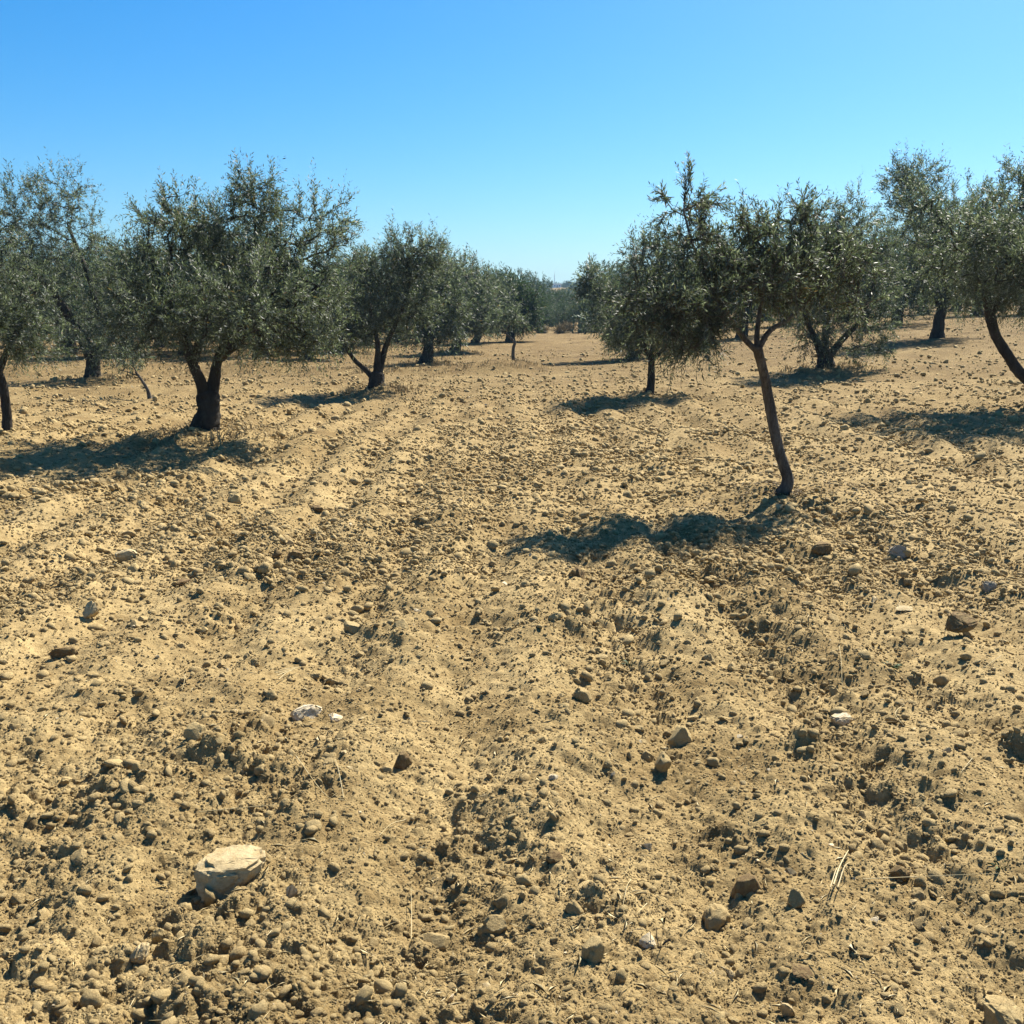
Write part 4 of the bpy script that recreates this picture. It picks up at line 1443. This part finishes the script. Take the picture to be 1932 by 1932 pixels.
def prickly_pear(label, px, Y, size, seed):
    global PADM
    rng = np.random.default_rng(seed)
    if PADM is None:
        V, Fc = ICO[1]
        V = V * np.array([.5, .12, .5])
        V[:, 2] += .45
        V[:, 0] *= (.75 + .35 * np.clip(V[:, 2], 0, 1))
        PADM = mesh_np('pad', V, Fc)
        PADM.materials.append(M_PAD)
    x = (px - 966) / F * Y
    z = float(macro(np.array([x]), np.array([float(Y)]))[0])
    root = bpy.data.objects.new('prickly_pear', None)
    COL.objects.link(root)
    root.location = (x, Y, z - .05)
    tag(root, label, 'cactus', 'prickly pears at the end of the lane')
    stack = [(np.array([rng.normal() * .5, rng.normal() * .3, 0.0]), 0.0, 0) for _ in range(5)]
    while stack:
        p, lean, lv = stack.pop()
        s = size * rng.uniform(.34, .46) * (.9 ** lv)
        o = obj('pad', PADM, parent=root)
        o.location = p
        rz = rng.random() * 3.14
        o.rotation_euler = (rng.normal() * .25, lean, rz)
        o.scale = (s, s, s)
        if lv < 3:
            for _ in range(int(rng.integers(1, 3))):
                ln = lean + rng.normal() * .5
                stack.append((p + np.array([math.sin(lean) * math.cos(rz), math.sin(lean) * math.sin(rz), math.cos(lean)]) * s * .85, ln, lv + 1))


prickly_pear('prickly pear clump in the middle of the scrub line', 1088, 65, 1.0, 1)
prickly_pear('prickly pear clump right of the golden shrub', 1105, 68, 1.2, 2)
prickly_pear('prickly pear clump at the right end of the scrub line', 1128, 66, 1.0, 3)

# ------------------------------------------------------------------ far house, mast and hill
def box(x0, x1, y0, y1, z0, z1):
    v = [(x, y, z) for z in (z0, z1) for y in (y0, y1) for x in (x0, x1)]
    return v, [(0, 2, 3, 1), (4, 5, 7, 6), (0, 1, 5, 4), (2, 6, 7, 3), (0, 4, 6, 2), (1, 3, 7, 5)]


def boxobj(name, b, mat, parent):
    me = bpy.data.meshes.new(name)
    me.from_pydata(b[0], [], b[1])
    return obj(name, me, mat, parent)


M_WALL = plain_material('whitewash', (0.72, 0.70, 0.65), (0.80, 0.78, 0.74), 1, .8)
M_DOOR = plain_material('blue_paint', (0.05, 0.10, 0.20), (0.07, 0.13, 0.25), 2, .6)
M_STEEL = plain_material('galvanised_steel', (0.42, 0.43, 0.44), (0.52, 0.53, 0.54), 3, .5)
Yh = 440.0
xh = (1049 - 966) / F * Yh
zh = float(macro(np.array([xh]), np.array([Yh]))[0])
hs = bpy.data.objects.new('house', None)
COL.objects.link(hs)
hs.location = (xh, Yh, zh)
hs.scale = (.42, .42, .45)
tag(hs, 'tiny white flat-roofed house far off on the wooded rise', 'house')
boxobj('wall', box(-4.2, 4.2, -3, 3, -1, 3.4), M_WALL, hs)
boxobj('roof', box(-4.4, 4.4, -3.2, 3.2, 3.4, 3.7), M_WALL, hs)
boxobj('door', box(-.5, .5, -3.05, -3.003, 0, 2.1), M_DOOR, hs)
boxobj('window', box(-3, -1.8, -3.05, -3.003, 1.1, 2.3), M_DOOR, hs)
boxobj('window', box(1.8, 3, -3.05, -3.003, 1.1, 2.3), M_DOOR, hs)
Ym = 900.0
xm = (1044 - 966) / F * Ym
zm = float(macro(np.array([xm]), np.array([Ym]))[0])
ms = bpy.data.objects.new('radio_mast', None)
COL.objects.link(ms)
ms.location = (xm, Ym, zm)
tag(ms, 'thin radio mast rising above the horizon in the gap', 'mast')
Hm = 25.0
for k in range(3):
    a_ = k * 2.094
    v, f = tube([(math.cos(a_) * .8, math.sin(a_) * .8, -1), (math.cos(a_) * .5, math.sin(a_) * .5, Hm * .5), (math.cos(a_) * .25, math.sin(a_) * .25, Hm)], [.2, .17, .13], 5)
    ac = Acc()
    ac.add(v, f)
    obj('leg', ac.mesh('leg'), M_STEEL, ms)
ac = Acc()
for q in range(14):
    for k in range(3):
        a0, a1 = k * 2.094, (k + 1) * 2.094
        z0, z1 = q * Hm / 14, (q + 1) * Hm / 14
        r0, r1 = .8 - .55 * z0 / Hm, .8 - .55 * z1 / Hm
        v, f = tube([(math.cos(a0) * r0, math.sin(a0) * r0, z0), (math.cos(a1) * r1, math.sin(a1) * r1, z1)], [.11, .11], 4)
        ac.add(v, f)
obj('lattice', ac.mesh('lattice'), M_STEEL, ms)['kind'] = 'stuff'
v, f = tube([(0, 0, Hm - 1), (0, 0, Hm + 4)], [.13, .08], 5)
ac = Acc()
ac.add(v, f)
obj('antenna', ac.mesh('antenna'), M_STEEL, ms)

# ------------------------------------------------------------------ litter, pale chips, short straw
rng = np.random.default_rng(123)


def flakes(name, label, x, y, ln, wd, mat, lift, curl, seed, tone=None):
    """small flat pieces lying about on the soil"""
    rng = np.random.default_rng(seed)
    n = len(x)
    z = height(x, y, np.full(n, .004) + np.hypot(x, y) * .0013) + lift
    a_ = rng.random(n) * 6.28
    d = np.stack([np.cos(a_), np.sin(a_), rng.normal(size=n) * .10], -1)
    sd = np.stack([-np.sin(a_), np.cos(a_), rng.normal(size=n) * .12], -1)
    p = np.stack([x, y, z], -1)
    mid = p + np.array([0, 0, 1.0]) * (ln * curl)[:, None] + sd * (ln * rng.normal(size=n) * .1)[:, None]
    V = np.stack([p - d * (ln * .5)[:, None], mid - sd * (wd * .5)[:, None], p + d * (ln * .5)[:, None], mid + sd * (wd * .5)[:, None]], 1).reshape(-1, 3)
    q = np.arange(n)[:, None] * 4
    T = np.concatenate([q + [0, 1, 2], q + [0, 2, 3]])
    o = obj(name, mesh_np(name, V, T, False), mat)
    tag(o, label, None, None, 'stuff')


fx, fy = [], []
for key, r_, n in (('young', 1.1, 900), ('main', 1.9, 2200), ('slim', 1.5, 700), ('vee', 1.6, 800), ('r3', 1.8, 700)):
    a_ = rng.random(n) * 6.28
    q = r_ * np.abs(rng.normal(size=n)) * .75
    fx.append(TREES_XY[key][0] + np.cos(a_) * q); fy.append(TREES_XY[key][1] + np.sin(a_) * q)
fx, fy = np.concatenate(fx), np.concatenate(fy)
M_LITTER = plain_material('dead_olive_leaf', (0.065, 0.045, 0.024), (0.15, 0.115, 0.06), 2, .8)
flakes('fallen_leaves', 'fallen brown olive leaves scattered under the trees', fx, fy, rng.uniform(.035, .06, len(fx)), rng.uniform(.009, .014, len(fx)), M_LITTER, .012, .1, 6)
n = 1500
d_ = 1 / rng.uniform(1 / 14.0, 1 / 1.9, n)
a_ = np.radians(rng.uniform(-33, 33, n))
sx, sy = np.sin(a_) * d_, np.cos(a_) * d_
flakes('straw_bits', 'short bits of dry straw and rootlets strewn over the soil', sx, sy, rng.uniform(.015, .06, n), rng.uniform(.0010, .0020, n), M_STRAW, .009, .05, 7)

n = 5200
d_ = 1 / rng.uniform(1 / 26.0, 1 / 1.9, n)
a_ = np.radians(rng.uniform(-34, 34, n))
sx, sy = np.sin(a_) * d_, np.cos(a_) * d_
rad = np.clip((1.0 + .9 * rng.pareto(2.6, n)) * d_ / 1024 * .7, .003, .04)
sz = height(sx, sy, np.full(n, .004) + d_ * .0013)
CHIP_MESH = []
for k in range(8):
    m_ = broken('chip', 700 + k, None, 9, .03, 0)
    m_.materials.append(M_TAN if k % 4 else M_WHITE)
    CHIP_MESH.append(m_)
scatter('pale_chips', 'small pale limestone chips strewn through the soil', np.stack([sx, sy, sz + rad * .2], -1),
        np.stack([rad * rng.uniform(.8, 1.4, n), rad * rng.uniform(.8, 1.3, n), rad * rng.uniform(.4, .9, n)], -1), CHIP_MESH, 8)

# ------------------------------------------------------------------ the air
hz = bpy.data.meshes.new('haze')
bv, bf = box(-2750, 2750, -2750, 2750, -4, 42)
hz.from_pydata(bv, [], bf)
hz_mat = bpy.data.materials.new('haze')
hz_mat.use_nodes = True
hn, hl = hz_mat.node_tree.nodes, hz_mat.node_tree.links
for nd in list(hn):
    hn.remove(nd)
ho = hn.new('ShaderNodeOutputMaterial')
hv = hn.new('ShaderNodeVolumePrincipled')
hv.inputs['Color'].default_value = (0.42, 0.72, 1.0, 1)
hv.inputs['Density'].default_value = 0.00035
hl.new(hv.outputs[0], ho.inputs['Volume'])
tag(obj('haze', hz, hz_mat), 'thin bluish haze over the grove', None, None, 'stuff')
